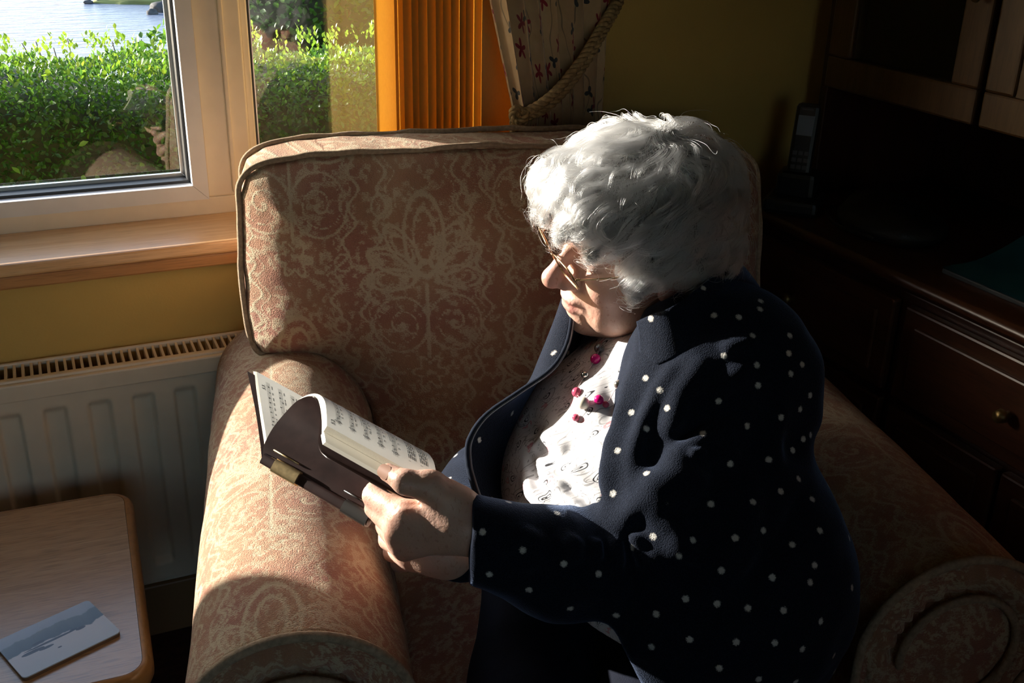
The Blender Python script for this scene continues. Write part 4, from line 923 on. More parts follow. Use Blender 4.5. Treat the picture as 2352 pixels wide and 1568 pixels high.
# ---- joints
TR = facing(math.radians(28), math.radians(6), 0.0)                  # torso frame
NECK = at(1592, 800, 1.23); SL = at(1660, 880, 1.180); SRr = at(1440, 880, 1.40)
EL = at(1612, 1300, 1.168); WL = at(1078, 1200, 1.065); SWL = at(1070, 1232, 1.060); FMID = at(1290, 1296, 1.092); ER = at(1122, 1140, 1.29); WR = at(1030, 1270, 1.165)
C1 = at(1500, 985, 1.27); C2 = at(1470, 1150, 1.215); C3 = at(1600, 1330, 1.185)
HIPL, KNL = cw(0.42, 1.10, 0.49), cw(0.30, 0.67, 0.475); HIPR, KNR = cw(0.33, 1.18, 0.485), cw(0.175, 0.76, 0.475)
ANL, ANR = cw(0.31, 0.60, 0.08), cw(0.20, 0.64, 0.08)
MCP = [at(932, 1182, 1.062), at(916, 1213, 1.070), at(919, 1241, 1.084), at(929, 1261, 1.102)]
FING = [[at(859, 1137, 1.094), at(870, 1114, 1.124), at(894, 1102, 1.138)], [at(864, 1168, 1.100), at(884, 1142, 1.132), at(908, 1130, 1.146)],
        [at(880, 1203, 1.112), at(902, 1176, 1.142), at(924, 1164, 1.154)], [at(902, 1232, 1.124), at(922, 1208, 1.148), at(940, 1194, 1.156)]]
THB = [at(1050, 1160, 1.060), at(986, 1116, 1.046), at(930, 1106, 1.040), at(892, 1085, 1.052)]
def hand_l(P):
    d = None
    for k, (q, r1) in enumerate(zip(MCP, (0.0150, 0.0148, 0.0138, 0.0125))):
        c = cone(P, WL+(q-WL)*0.10, q, 0.0195, r1); d = c if d is None else smin(d, c, 0.016)
    d = smin(d, cone(P, WL+(FMID-WL)*0.18, WL+(MCP[1]-WL)*0.2, 0.026, 0.0235), 0.02)
    rad_ = [(0.0140, 0.0122, 0.0105, 0.0088), (0.0138, 0.0118, 0.0102, 0.0086), (0.0130, 0.0110, 0.0095, 0.0082), (0.0115, 0.0096, 0.0084, 0.0074)]
    for k in range(4):
        c = np.minimum(cone(P, MCP[k], FING[k][0], rad_[k][0], rad_[k][1]), np.minimum(cone(P, FING[k][0], FING[k][1], rad_[k][1], rad_[k][2]), cone(P, FING[k][1], FING[k][2], rad_[k][2], rad_[k][3])))
        d = smin(d, c, 0.0045)
    th = smin(cone(P, THB[0], THB[1], 0.021, 0.0152), smin(cone(P, THB[1], THB[2], 0.0148, 0.0122), cone(P, THB[2], THB[3], 0.0122, 0.0096), 0.005), 0.006)
    d = smin(d, th, 0.010)
    d = d-0.0022*np.exp(-(np.linalg.norm(P-THB[1].astype(np.float32), axis=1)/0.012)**2)
    # creases over the knuckles and the web of the thumb
    for k in range(7):
        a = at(975-14*k, 1140+2.5*k, 1.05); b2 = at(962-16*k, 1172+5*k, 1.056); d = groove(d, P, [a.astype(np.float32), b2.astype(np.float32)], 0.0022, 0.0016)
    for k in range(6):
        a = at(952-5*k, 1098+1*k, 1.048); b2 = at(940-5*k, 1122+1*k, 1.042); d = groove(d, P, [a.astype(np.float32), b2.astype(np.float32)], 0.0013, 0.0010)
    q = np.stack([(P-WL)@CR, (P-WL)@CU, (P-WL)@CF], -1)
    return d+0.0016*vnoise(P, 75)+0.0007*vnoise(q*np.array([0.6, 2.2, 1]), 190)
MCR = [at(950, 1246, 1.150), at(940, 1262, 1.165), at(944, 1275, 1.180), at(955, 1284, 1.196)]
def hand_r(P):
    d = cone(P, WR, WR+(MCR[1]-WR)*0.3, 0.026, 0.024)
    for k in range(4):
        d = smin(d, cone(P, WR+(MCR[k]-WR)*0.1, MCR[k], 0.019, 0.0135), 0.015)
        p1 = MCR[k]+at(890+6*k, 1225+16*k, 1.19+0.012*k)-at(946, 1262, 1.165); p2 = p1+0.026*(-CF*-0.5+CU*0.7-CR*0.1); p3 = p2+0.020*(CR*0.5+CU*0.6+CF*0.3)
        d = smin(d, np.minimum(cone(P, MCR[k], p1, 0.0125, 0.0108), np.minimum(cone(P, p1, p2, 0.0108, 0.0095), cone(P, p2, p3, 0.0095, 0.008))), 0.005)
    t1 = WR+0.045*(-CR*0.8+CU*0.6); t2 = t1+0.032*(-CR*0.8+CU*0.5+CF*0.2); t3 = t2+0.026*(-CR*0.7+CU*0.5+CF*0.3)
    return smin(d, np.minimum(cone(P, WR+(t1-WR)*0.2, t1, 0.018, 0.0135), np.minimum(cone(P, t1, t2, 0.0135, 0.011), cone(P, t2, t3, 0.011, 0.009))), 0.008)
def torso_core(P, g=0.0):
    d = ell(P, C1, (0.104+g, 0.140+g, 0.125+g), TR); d = smin(d, ell(P, C2, (0.122+g, 0.150+g, 0.120+g), TR), 0.06)
    d = smin(d, ell(P, C3, (0.135+g, 0.150+g, 0.110+g), TR), 0.06)
    return d
HEAD = within(head_sdf, from_head((0.0, 0, 0.0)), 0.165); HANDL = within(hand_l, at(965, 1170, 1.08), 0.105); HANDR = within(hand_r, at(970, 1260, 1.18), 0.11)
def body_sdf(P):
    d = smin(HEAD(P), torso_core(P, -0.03), 0.03)
    d = smin(d, cone(P, NECK-ZZ*0.02, C1, 0.058, 0.08), 0.03)
    for s, e, w_ in ((SL, EL, WL), (SRr, ER, WR)):
        d = smin(d, np.minimum(cone(P, C1+(s-C1)*0.75, e, 0.048, 0.036), np.minimum(cone(P, e, (FMID if w_ is WL else (e+w_)/2), 0.036, 0.030), cone(P, (FMID if w_ is WL else (e+w_)/2), w_, 0.030, 0.024))), 0.02)
    for h, k, a in ((HIPL, KNL, ANL), (HIPR, KNR, ANR)):
        d = smin(d, np.minimum(cone(P, h, k, 0.066, 0.046), cone(P, k, a, 0.044, 0.030)), 0.03)
    return smin(smin(d, HANDL(P), 0.008), HANDR(P), 0.008)
person = empty('person', tuple(cw(0.30, 0.95, 0.0)), 'white haired person in a navy spotted fleece reading a book in the armchair', 'person')
PB = np.array(person.location)
allp = np.array([HO+0.16, HO-0.16, SL, SRr, EL, ER, ANL, ANR, KNL, KNR, C3, FING[0][0], MCR[3]])
lo_ = allp.min(0)-0.10; hi_ = allp.max(0)+0.10
def near(c, r): return lambda P: np.linalg.norm(P-np.asarray(c, np.float32), axis=1)-r
# skin
m, n, b = new_mat('aged_skin'); M_skin = m
tc = nd(n, 'ShaderNodeTexCoord'); t = nd(n, 'ShaderNodeTexNoise', Scale=28.0, Detail=4.0); lk(n, tc.outputs['Object'], t.inputs['Vector'])
t2 = nd(n, 'ShaderNodeTexNoise', Scale=420.0, Detail=3.0); lk(n, tc.outputs['Object'], t2.inputs['Vector'])
bl_ = nd(n, 'ShaderNodeAttribute', attribute_name='blush')
rp = ramp(n, t.outputs['Fac'], [(0.3, (0.56, 0.33, 0.245)), (0.7, (0.66, 0.43, 0.33))])
c = mixc(n, math_(n, 'MULTIPLY', bl_.outputs['Fac'], 0.65), rp.outputs[0], (0.58, 0.19, 0.17))
spt = ramp(n, nd(n, 'ShaderNodeTexNoise', Scale=140.0, Detail=1.0).outputs['Fac'], [(0.62, (1, 1, 1)), (0.70, (0.75, 0.6, 0.5))]); c = mixc(n, 0.5, c, spt.outputs[0], 'MULTIPLY')
lk(n, c, b.inputs['Base Color']); b.inputs['Roughness'].default_value = 0.48; b.inputs['Subsurface Weight'].default_value = 0.25
b.inputs['Subsurface Radius'].default_value = (1.0, 0.35, 0.2); b.inputs['Subsurface Scale'].default_value = 0.004
tw_ = nd(n, 'ShaderNodeTexNoise', Scale=150.0, Detail=5.0, Distortion=1.0); lk(n, tc.outputs['Object'], tw_.inputs['Vector'])
bump(n, b, math_(n, 'ADD', t2.outputs['Fac'], math_(n, 'MULTIPLY', tw_.outputs['Fac'], 1.6)), 0.30, 0.0010)
V, Fs = surface(body_sdf, lo_, hi_, 0.0023, coarse=6)
V = relax(V, Fs, 1, 0.4); ph = to_head(V.astype(np.float32)); pm = mirror(ph)
def gs(c, r): return np.exp(-(np.linalg.norm(pm-f32(*c), axis=1)/r)**2)
blush = 0.8*gs((0.118, 0.0, -0.015), 0.020)+0.35*gs((0.07, 0.045, -0.02), 0.03)+1.3*gs((0.103, 0.006, -0.0465), 0.009)+1.3*gs((0.102, 0.006, -0.0570), 0.010)+0.6*gs((0.097, 0.016, -0.052), 0.010)+0.5*gs((0.0, 0.08, 0.0), 0.03)
for q in MCP+[FING[0][0], FING[1][0], THB[2]]: blush += 0.45*np.exp(-(np.linalg.norm(V-q, axis=1)/0.013)**2)
mesh_obj('body', V-PB, Fs, M_skin, person, attrs={'blush': np.clip(blush, 0, 1)})
# thumb nail
ax_ = THB[3]-THB[2]; ax_ /= np.linalg.norm(ax_); nn_ = -CF*0.85+CU*0.25-CR*0.42; nn_ -= ax_*(nn_@ax_); nn_ /= np.linalg.norm(nn_); sd_ = np.cross(ax_, nn_)
gu, gv = np.meshgrid(np.linspace(-1, 1, 11), np.linspace(-1, 1, 11), indexing='ij'); rr_ = 0.0108
ln = np.sqrt(np.clip(1-np.abs(gu)**3*0.75, 0, 1))
V = (THB[3]+ax_*(-0.001))+gv[..., None]*ax_*0.0072*ln[..., None]+np.sin(gu*0.75)[..., None]*sd_*rr_*0.95+np.cos(gu*0.75)[..., None]*nn_*(rr_-0.0006)
mesh_obj('thumb_nail', V.reshape(-1, 3)-PB, grid_faces(11, 11), plain('nail', (0.42, 0.25, 0.185), 0.4), person)

# ---- clothing -----------------------------------------------------------------
def trace(fn, px, py, d0=0.75, d1=1.7):
    R = ray(px, py); L = np.linalg.norm(R); t = d0
    for _ in range(90):
        d = float(fn((CAM+R*t)[None].astype(np.float32))[0])
        if d < 0.0006: return CAM+R*t
        t += max(d*0.8, 0.0008)/L
        if t > d1: return None
    return CAM+R*t
def trace_path(fn, pts):
    out = [trace(fn, *p) for p in pts]; return [q.astype(np.float32) for q in out if q is not None]
# left front edge of the jacket: a plane through the zip line and the body axis
E1, E2 = at(1470, 800, 1.12), at(1390, 1235, 1.12); EDN = np.cross(E2-E1, CF+0.12*CR); EDN /= np.linalg.norm(EDN)
if EDN@CR < 0: EDN = -EDN
def edge_bow(P):
    t = ((P-E1)@((E2-E1)/np.linalg.norm(E2-E1)**2)); return 0.020*np.sin(np.clip(t, 0, 1)*math.pi)
def jacket0(P):
    d = torso_core(P, 0.014)
    d = smin(d, ell(P, at(1712, 1345, 1.205), (0.112, 0.120, 0.18), TR), 0.05)
    d = smin(d, ell(P, C1+(SL-C1)*0.5+ZZ*0.035, (0.085, 0.10, 0.075), TR), 0.05)
    side = -((P-E1)@EDN.astype(np.float32))+edge_bow(P)*-1.0                 # > 0 on the open side
    side = side+0.7*np.maximum(0, 0.66-P[:, 2])
    d = smax(d, side, 0.006)
    cf = CF.astype(np.float32); Q = P+((P-SL)@cf)[:, None]*(cf*np.float32(0.45)); EQ = EL+CF*((EL-SL)@CF)*0.45   # a loose, flattened sleeve
    sh = smin(np.linalg.norm(Q-SL, axis=1)-0.104, cone(Q.astype(np.float32), SL, EQ, 0.106, 0.082), 0.03)*0.8
    fa_ = smin(cone(P, EL, FMID, 0.070, 0.052), cone(P, FMID, SWL, 0.052, 0.0445), 0.02)
    arm = smin(sh, fa_, 0.028)
    wn = SWL-EL; wn = wn-CF*(wn@CF)*0.85; wn /= np.linalg.norm(wn); wn2 = wn-0.16*CU; wn2 /= np.linalg.norm(wn2)
    arm = smax(arm, ((P-(SWL-wn*0.004))@wn2.astype(np.float32)), 0.004)
    rs = smin(cone(P, SRr, ER, 0.066, 0.055), cone(P, ER, WR, 0.054, 0.042), 0.03)
    rn = (WR-ER)/np.linalg.norm(WR-ER); rs = smax(rs, ((P-(WR-rn*0.012))@rn.astype(np.float32)), 0.004)
    d = smin(d, arm, 0.022)
    rs = smin(rs, ell(P, cw(0.45, 1.19, 0.70), (0.12, 0.10, 0.15)), 0.04)  # unseen shoulder bulk added to keep sun off the right chair arm
    return np.minimum(d, rs)
FOLDS = [([(1630, 822), (1599, 854), (1568, 900), (1549, 958), (1534, 1015)], 0.016, 0.010), ([(1740, 786), (1683, 797), (1660, 815)], 0.009, 0.011),
         ([(1729, 854), (1691, 862), (1653, 885), (1640, 925)], 0.011, 0.015), ([(1690, 994), (1630, 1007), (1572, 1038), (1526, 1082)], 0.013, 0.016), ([(1700, 1046), (1630, 1048), (1560, 1066)], 0.010, 0.013),
         ([(1630, 1120), (1560, 1090), (1510, 1130), (1492, 1214)], 0.022, 0.014), ([(1590, 818), (1545, 850), (1508, 905), (1476, 965), (1453, 1042), (1446, 1138)], 0.010, 0.006),
         ([(1408, 1232), (1414, 1262), (1420, 1304)], 0.009, 0.008), ([(1452, 1222), (1466, 1262), (1490, 1308)], 0.010, 0.010), ([(1484, 1262), (1505, 1310), (1535, 1350)], 0.010, 0.009),
         ([(1372, 1232), (1373, 1260), (1376, 1288)], 0.008, 0.007), ([(1530, 1240), (1580, 1275), (1640, 1296)], 0.009, 0.008), ([(1330, 1232), (1310, 1262), (1316, 1300)], 0.012, 0.006),
         ([(1230, 1212), (1210, 1260), (1222, 1320)], 0.016, 0.005), ([(1800, 900), (1780, 980), (1790, 1080)], 0.014, 0.005), ([(1740, 1120), (1700, 1220), (1690, 1330)], 0.016, 0.006)]
GRV = [([(1436, 1228), (1446, 1270), (1456, 1320)], 0.006, 0.010), ([(1474, 1240), (1492, 1290), (1516, 1340)], 0.006, 0.010), ([(1392, 1236), (1398, 1270), (1402, 1310)], 0.006, 0.008), ([(1500, 1205), (1530, 1180), (1570, 1175)], 0.008, 0.006),
       ([(1600, 900), (1580, 960), (1560, 1030)], 0.012, 0.007), ([(1640, 960), (1590, 985), (1550, 1020)], 0.010, 0.007), ([(1860, 1090), (1800, 1230), (1700, 1360), (1600, 1420)], 0.012, 0.008)]
FO = [(trace_path(jacket0, p), w_*0.8, a) for p, w_, a in FOLDS]+[(trace_path(jacket0, p), w_*0.8, -a*0.45) for p, w_, a in GRV]
FO = [f for f in FO if len(f[0]) > 1]
ELI = at(1500, 1225, 1.09).astype(np.float32)
def jacket(P):
    d = jacket0(P)
    nearby = np.abs(d) < 0.05
    if nearby.any():
        Q = P[nearby]; dd = d[nearby]
        for pts, w_, a in FO:
            dd = fold(dd, Q, pts, w_, a*1.7)
        ex = np.exp(-((Q-ELI)**2).sum(1)/0.075**2)                  # creases bunched inside the elbow
        if (ex > 0.02).any():
            s_ = (Q-EL)@((SWL-EL)/np.linalg.norm(SWL-EL)).astype(np.float32)+0.35*((Q-EL)@CR.astype(np.float32))
            dd = dd-0.008*ex*np.sin(s_*190+5*vnoise(Q, 20))*(0.6+vnoise(Q, 30, 4.0))
        dd = dd+0.007*vnoise(Q, 13)+0.0055*vnoise(Q, 31); d[nearby] = dd
    return d
m, n, b = new_mat('navy_spotted_fleece'); M_fleece = m
tc = nd(n, 'ShaderNodeTexCoord'); t = nd(n, 'ShaderNodeTexNoise', Scale=800.0, Detail=3.0); lk(n, tc.outputs['Object'], t.inputs['Vector'])
t3 = nd(n, 'ShaderNodeTexVoronoi', Scale=700.0); lk(n, tc.outputs['Object'], t3.inputs['Vector'])
dt = nd(n, 'ShaderNodeAttribute', attribute_name='dot')
dd = math_(n, 'ADD', dt.outputs['Fac'], math_(n, 'MULTIPLY', math_(n, 'SUBTRACT', t.outputs['Fac'], 0.5), 0.0035))
base = ramp(n, t.outputs['Fac'], [(0.35, (0.005, 0.0065, 0.012)), (0.65, (0.013, 0.017, 0.028))])
fac = ramp(n, math_(n, 'MULTIPLY', dd, 100.0), [(0.26, (1, 1, 1)), (0.43, (0, 0, 0))])
c = mixc(n, fac.outputs[0], base.outputs[0], (0.58, 0.56, 0.52)); lk(n, c, b.inputs['Base Color'])
b.inputs['Roughness'].default_value = 0.95; b.inputs['Specular IOR Level'].default_value = 0.1; b.inputs['Sheen Weight'].default_value = 0.35; b.inputs['Sheen Roughness'].default_value = 0.35; b.inputs['Sheen Tint'].default_value = (0.45, 0.6, 1.0, 1)
bump(n, b, math_(n, 'ADD', t.outputs['Fac'], t3.outputs['Distance']), 0.40, 0.0012)
V, Fs = surface(jacket, np.array([at(1000, 1400, 1.1)[0]-0.02, 0.42, 0.47]), np.array([0.98, 1.25, 0.98]), 0.0034)
V = relax(V, Fs, 1, 0.35)
DOTPX = [(1603, 659), (1492, 768), (1640, 723), (1697, 727), (1746, 709), (1748, 690), (1729, 770), (1663, 817), (1739, 838), (1482, 868), (1516, 896), (1532, 937), (1450, 947), (1742, 885), (1651, 921), (1817, 858), (1843, 837), (1813, 811), (1815, 770), (1485, 984), (1418, 1034), (1614, 994), (1717, 978), (1794, 958), (1839, 940), (1862, 908), (1846, 1008), (1864, 999), (1821, 1034), (1766, 1055), (1678, 1065), (1572, 1072), (1485, 1086), (1408, 1133), (1529, 1157), (1633, 1157), (1730, 1152), (1794, 1128), (1836, 1099), (1867, 1145), (1754, 1218), (1689, 1235), (1884, 1218), (1500, 1232),
         (1109, 1221), (1201, 1263), (1124, 1319), (1295, 1295), (1375, 1318), (1215, 1355), (1310, 1398), (1415, 1413), (1507, 1410), (1575, 1375), (1450, 1258), (1560, 1276), (1657, 1310), (1647, 1386), (1592, 1240), (1774, 1326), (1862, 1337), (1872, 1298), (1820, 1250), (1718, 1396), (1800, 1401), (1886, 1427), (1691, 1474), (1780, 1476), (1584, 1469), (1496, 1486), (1652, 1534), (1743, 1560), (1828, 1566), (1844, 1491), (1917, 1506)]
dots = [trace(jacket, *p) for p in DOTPX]; dots = [q for q in dots if q is not None]
perm = rng.permutation(len(V))[:30000]; dl = list(dots); arr = np.array(dl)
for i in perm:                                                        # fill the unseen cloth with the same spacing
    v = V[i]
    if np.min(((arr-v)**2).sum(1)) > 0.049**2:
        dl.append(v); arr = np.array(dl)
dist = np.full(len(V), 1.0)
for q in dl:
    s_ = np.abs(V-q).max(1) < 0.02; dist[s_] = np.minimum(dist[s_], np.linalg.norm(V[s_]-q, axis=1))
dist = np.minimum(dist, 0.02)
jk = mesh_obj('jacket', V-PB, Fs, M_fleece, person, attrs={'dot': dist}); tag(jk, 'navy fleece jacket with white spots')

# ---- shirt
BUST = at(1345, 1000, 1.255); TUM = at(1318, 1135, 1.225)
def shirt0(P):
    d = torso_core(P, 0.004)
    d = smin(d, ell(P, BUST, (0.070, 0.095, 0.066), TR), 0.04); d = smin(d, ell(P, TUM, (0.078, 0.110, 0.080), TR), 0.04)
    nk = cone(P, at(1500, 800, 1.29), C1+TR[:, 0]*0.02, 0.062, 0.085); nk = smax(nk, ((P-at(1450, 822, 1.24))@np.array(TR[:, 2]*0.92-TR[:, 0]*0.38, np.float32)), 0.004)
    return smax(smin(d, nk, 0.03), 0.60-P[:, 2], 0.01)
SFOLD = [([(1228, 1020), (1252, 1036), (1284, 1056)], 0.007, -0.010), ([(1240, 1000), (1270, 1024), (1300, 1044)], 0.010, 0.006), ([(1214, 1040), (1238, 1112), (1297, 1163), (1362, 1228)], 0.006, -0.009), ([(1230, 1050), (1262, 1105), (1320, 1150), (1384, 1205)], 0.009, 0.008),
         ([(1290, 1100), (1318, 1130), (1358, 1162), (1388, 1190)], 0.007, -0.008), ([(1292, 1070), (1330, 1108), (1372, 1140), (1392, 1160)], 0.009, 0.007), ([(1200, 1080), (1222, 1140), (1280, 1190), (1330, 1230)], 0.008, 0.008), ([(1190, 1100), (1206, 1150), (1250, 1196)], 0.006, -0.008),
         ([(1200, 960), (1222, 985), (1240, 1000)], 0.008, -0.006), ([(1330, 880), (1360, 930), (1380, 990)], 0.012, 0.005), ([(1400, 840), (1408, 900), (1406, 960)], 0.008, -0.006)]
SF = [(trace_path(shirt0, p), w_*1.1, a*1.6) for p, w_, a in SFOLD]; SF = [f for f in SF if len(f[0]) > 1]
def shirt(P):
    d = shirt0(P)
    for pts, w_, a in SF: d = fold(d, P, pts, w_, a)
    return d+0.006*vnoise(P, 16)+0.004*vnoise(P, 34)
V, Fs = surface(shirt, (0.36, 0.66, 0.50), (0.80, 1.16, 0.93), 0.0034)
V = relax(V, Fs, 1, 0.3)
q = (V-C1)@TR; cl_ = np.stack([q[:, 1]+0.55*np.where(q[:, 1] > 0, 1, -1)*np.maximum(0, 0.09-q[:, 0])*0, q[:, 2], q[:, 0]], -1)
m, n, b = new_mat('paisley_print_cotton'); M_shirt = m
uv = nd(n, 'ShaderNodeAttribute', attribute_name='cloth')
s2 = nd(n, 'ShaderNodeCombineXYZ'); sx_ = nd(n, 'ShaderNodeSeparateXYZ'); lk(n, uv.outputs['Vector'], sx_.inputs[0]); lk(n, sx_.outputs[0], s2.inputs[0]); lk(n, sx_.outputs[1], s2.inputs[1])
ns_ = nd(n, 'ShaderNodeTexNoise', Scale=48.0, Detail=2.5, Distortion=1.2); lk(n, s2.outputs[0], ns_.inputs['Vector'])
fr2 = math_(n, 'FRACT', math_(n, 'MULTIPLY', ns_.outputs['Fac'], 9.0)); line = math_(n, 'LESS_THAN', math_(n, 'ABSOLUTE', math_(n, 'SUBTRACT', fr2, 0.5)), 0.055)
nb_ = nd(n, 'ShaderNodeTexNoise', Scale=300.0); lk(n, s2.outputs[0], nb_.inputs['Vector']); line = math_(n, 'MULTIPLY', line, math_(n, 'GREATER_THAN', nb_.outputs['Fac'], 0.44))
def drops(scale, off, rx, ry):
    mp = nd(n, 'ShaderNodeMapping'); mp.inputs['Scale'].default_value = (scale, scale, 1); mp.inputs['Location'].default_value = off; lk(n, s2.outputs[0], mp.inputs['Vector'])
    vo = nd(n, 'ShaderNodeTexVoronoi', voronoi_dimensions='2D', Scale=1.0, Randomness=0.7); lk(n, mp.outputs[0], vo.inputs['Vector'])
    df_ = nd(n, 'ShaderNodeVectorMath', operation='SUBTRACT'); lk(n, mp.outputs[0], df_.inputs[0]); lk(n, vo.outputs['Position'], df_.inputs[1])
    rc = nd(n, 'ShaderNodeSeparateColor'); lk(n, vo.outputs['Color'], rc.inputs[0]); an = math_(n, 'MULTIPLY', rc.outputs[0], 6.28)
    sp = nd(n, 'ShaderNodeSeparateXYZ'); lk(n, df_.outputs[0], sp.inputs[0]); c_, s_ = math_(n, 'COSINE', an), math_(n, 'SINE', an)
    X = math_(n, 'ADD', math_(n, 'MULTIPLY', sp.outputs[0], c_), math_(n, 'MULTIPLY', sp.outputs[1], s_)); Y = math_(n, 'SUBTRACT', math_(n, 'MULTIPLY', sp.outputs[1], c_), math_(n, 'MULTIPLY', sp.outputs[0], s_))
    wdt = math_(n, 'MULTIPLY_ADD', Y, -0.45, rx)                      # narrower towards the tip
    xb = math_(n, 'ADD', X, math_(n, 'MULTIPLY', math_(n, 'MULTIPLY', Y, Y), 0.9))
    q1 = math_(n, 'DIVIDE', xb, math_(n, 'MAXIMUM', wdt, 0.01)); q2 = math_(n, 'DIVIDE', Y, ry)
    return math_(n, 'SQRT', math_(n, 'ADD', math_(n, 'MULTIPLY', q1, q1), math_(n, 'MULTIPLY', q2, q2))), rc
g, rc = drops(50.0, (0, 0, 0), 0.12, 0.28)
ring1 = math_(n, 'LESS_THAN', math_(n, 'ABSOLUTE', math_(n, 'SUBTRACT', g, 0.88)), 0.10); core = math_(n, 'LESS_THAN', math_(n, 'ABSOLUTE', math_(n, 'SUBTRACT', g, 0.28)), 0.09)
halo = math_(n, 'LESS_THAN', math_(n, 'ABSOLUTE', math_(n, 'SUBTRACT', g, 1.75)), 0.10)
on = math_(n, 'GREATER_THAN', rc.outputs[1], 0.3)
g2, rc2 = drops(30.0, (5.2, 1.1, 0), 0.10, 0.16); pink = math_(n, 'MULTIPLY', math_(n, 'LESS_THAN', g2, 0.9), math_(n, 'GREATER_THAN', nb_.outputs['Fac'], 0.47))
c = mixc(n, math_(n, 'MULTIPLY', line, 0.62), (0.80, 0.78, 0.79), (0.12, 0.11, 0.12))
c = mixc(n, math_(n, 'MULTIPLY', pink, 0.6), c, (0.75, 0.16, 0.22))
c = mixc(n, math_(n, 'MULTIPLY', halo, 0.55), c, (0.16, 0.15, 0.16)); c = mixc(n, math_(n, 'MULTIPLY', math_(n, 'MAXIMUM', ring1, core), on), c, (0.025, 0.025, 0.03))
lk(n, c, b.inputs['Base Color']); b.inputs['Roughness'].default_value = 0.8; b.inputs['Subsurface Weight'].default_value = 0.0
shirt_o = mesh_obj('shirt', V-PB, Fs, M_shirt, person, attrs={'cloth': cl_}); tag(shirt_o, 'white cotton top with a fine black paisley print')
# ---- trousers and shoes
def trous(P):
    d = None
    for h, k, a in ((HIPL, KNL, ANL), (HIPR, KNR, ANR)):
        c = smin(cone(P, h, k, 0.090, 0.068), cone(P, k, a+ZZ*0.02, 0.066, 0.052), 0.02); d = c if d is None else smin(d, c, 0.02)
    d = smin(d, ell(P, (HIPL+HIPR)/2+ZZ*0.01, (0.15, 0.15, 0.09)), 0.05)
    return d+0.008*vnoise(P, 12)
V, Fs = surface(trous, np.minimum(ANL, ANR)-0.14-np.array([0, 0, 0.0]), np.maximum(HIPL, HIPR)+np.array([0.22, 0.22, 0.12]), 0.006)
tag(mesh_obj('trousers', V-PB, Fs, plain('navy_trouser_cloth', (0.007, 0.009, 0.018), 0.9, noise=0.2, scale=40, bumpk=0.3, bscale=600, spec=0.15), person), 'dark navy trousers')
M_shoe = plain('black_shoe', (0.015, 0.014, 0.014), 0.5)
for a in (ANL, ANR):
    t_ = a-CAX*0.11-CBX*0.03; t_[2] = 0.035; hl = a.copy(); hl[2] = 0.04
    V, Fs = surface(lambda P: np.maximum(smin(cone(P, hl, t_, 0.040, 0.036), cone(P, hl, hl+ZZ*0.05, 0.04, 0.036), 0.02), 0.001-P[:, 2]), np.minimum(hl, t_)-0.07, np.maximum(hl, t_)+0.1, 0.007)
    mesh_obj('shoe', V-PB, Fs, M_shoe, person)
# ---- loose right front of the jacket, collar, zip
def dots_on(V, step=0.05):
    dl = []; arr = None
    for i in rng.permutation(len(V)):
        if arr is None or np.min(((arr-V[i])**2).sum(1)) > step**2: dl.append(V[i]); arr = np.array(dl)
    d = np.full(len(V), 0.02)
    for q in dl: d = np.minimum(d, np.linalg.norm(V-q, axis=1))
    return d
ZP = catmull([at(*q) for q in ((1314, 678, 1.258), (1312, 740, 1.232), (1298, 800, 1.212), (1262, 852, 1.200), (1190, 902, 1.192), (1115, 955, 1.184), (1078, 1010, 1.178), (1075, 1060, 1.174), (1085, 1105, 1.168), (1104, 1160, 1.165))], 70)
BP = catmull([at(*q) for q in ((1285, 688, 1.285), (1250, 755, 1.262), (1218, 830, 1.245), (1200, 885, 1.240), (1182, 930, 1.238), (1172, 985, 1.238), (1168, 1040, 1.238), (1166, 1090, 1.236), (1170, 1130, 1.232), (1176, 1170, 1.226))], 70)
AP = catmull([at(*q) for q in ((1410, 700, 1.36), (1380, 760, 1.38), (1340, 830, 1.39), (1310, 900, 1.385), (1280, 980, 1.37), (1255, 1050, 1.35), (1240, 1120, 1.33), (1232, 1160, 1.31), (1228, 1180, 1.30), (1225, 1200, 1.29))], 70)
S = np.linspace(0, 1, 34)
FL = np.stack([(1-s)**2*ZP+2*s*(1-s)*(2*BP-0.5*(ZP+AP))*0.5+2*s*(1-s)*BP*0.5+s*s*AP for s in S], 1)
FLv = FL.reshape(-1, 3); FLv = FLv+(0.006*vnoise(FLv, 18))[:, None]*CU
fl = mesh_obj('jacket_front_flap', FLv-PB, grid_faces(70, 34), M_fleece, person, attrs={'dot': dots_on(FLv)})
md = fl.modifiers.new('thickness', 'SOLIDIFY'); md.thickness = 0.005; md.offset = 0
CT = catmull([at(*q) for q in ((1466, 738, 1.150), (1500, 722, 1.132), (1540, 706, 1.124), (1600, 664, 1.138), (1652, 618, 1.180), (1680, 590, 1.235), (1640, 585, 1.300), (1520, 600, 1.355), (1400, 640, 1.345), (1320, 676, 1.262))], 70)
CBt = catmull([at(*q) for q in ((1469, 856, 1.142), (1508, 842, 1.126), (1560, 818, 1.118), (1655, 765, 1.124), (1722, 700, 1.165), (1742, 665, 1.225), (1690, 650, 1.335), (1540, 680, 1.410), (1400, 730, 1.400), (1325, 765, 1.275))], 70)
CMd = (CT+CBt)/2+0.006*(CBt-CT[:, :])*0+0.004*CR
S2 = np.linspace(0, 1, 16); CL = np.stack([(1-s)**2*CT+2*s*(1-s)*CMd+s*s*CBt for s in S2], 1).reshape(-1, 3)
co = mesh_obj('collar', CL-PB, grid_faces(70, 16), M_fleece, person, attrs={'dot': dots_on(CL)})
md = co.modifiers.new('thickness', 'SOLIDIFY'); md.thickness = 0.006; md.offset = 0
M_zip = plain('dark_zip_teeth', (0.18, 0.19, 0.22), 0.35, metal=0.7)
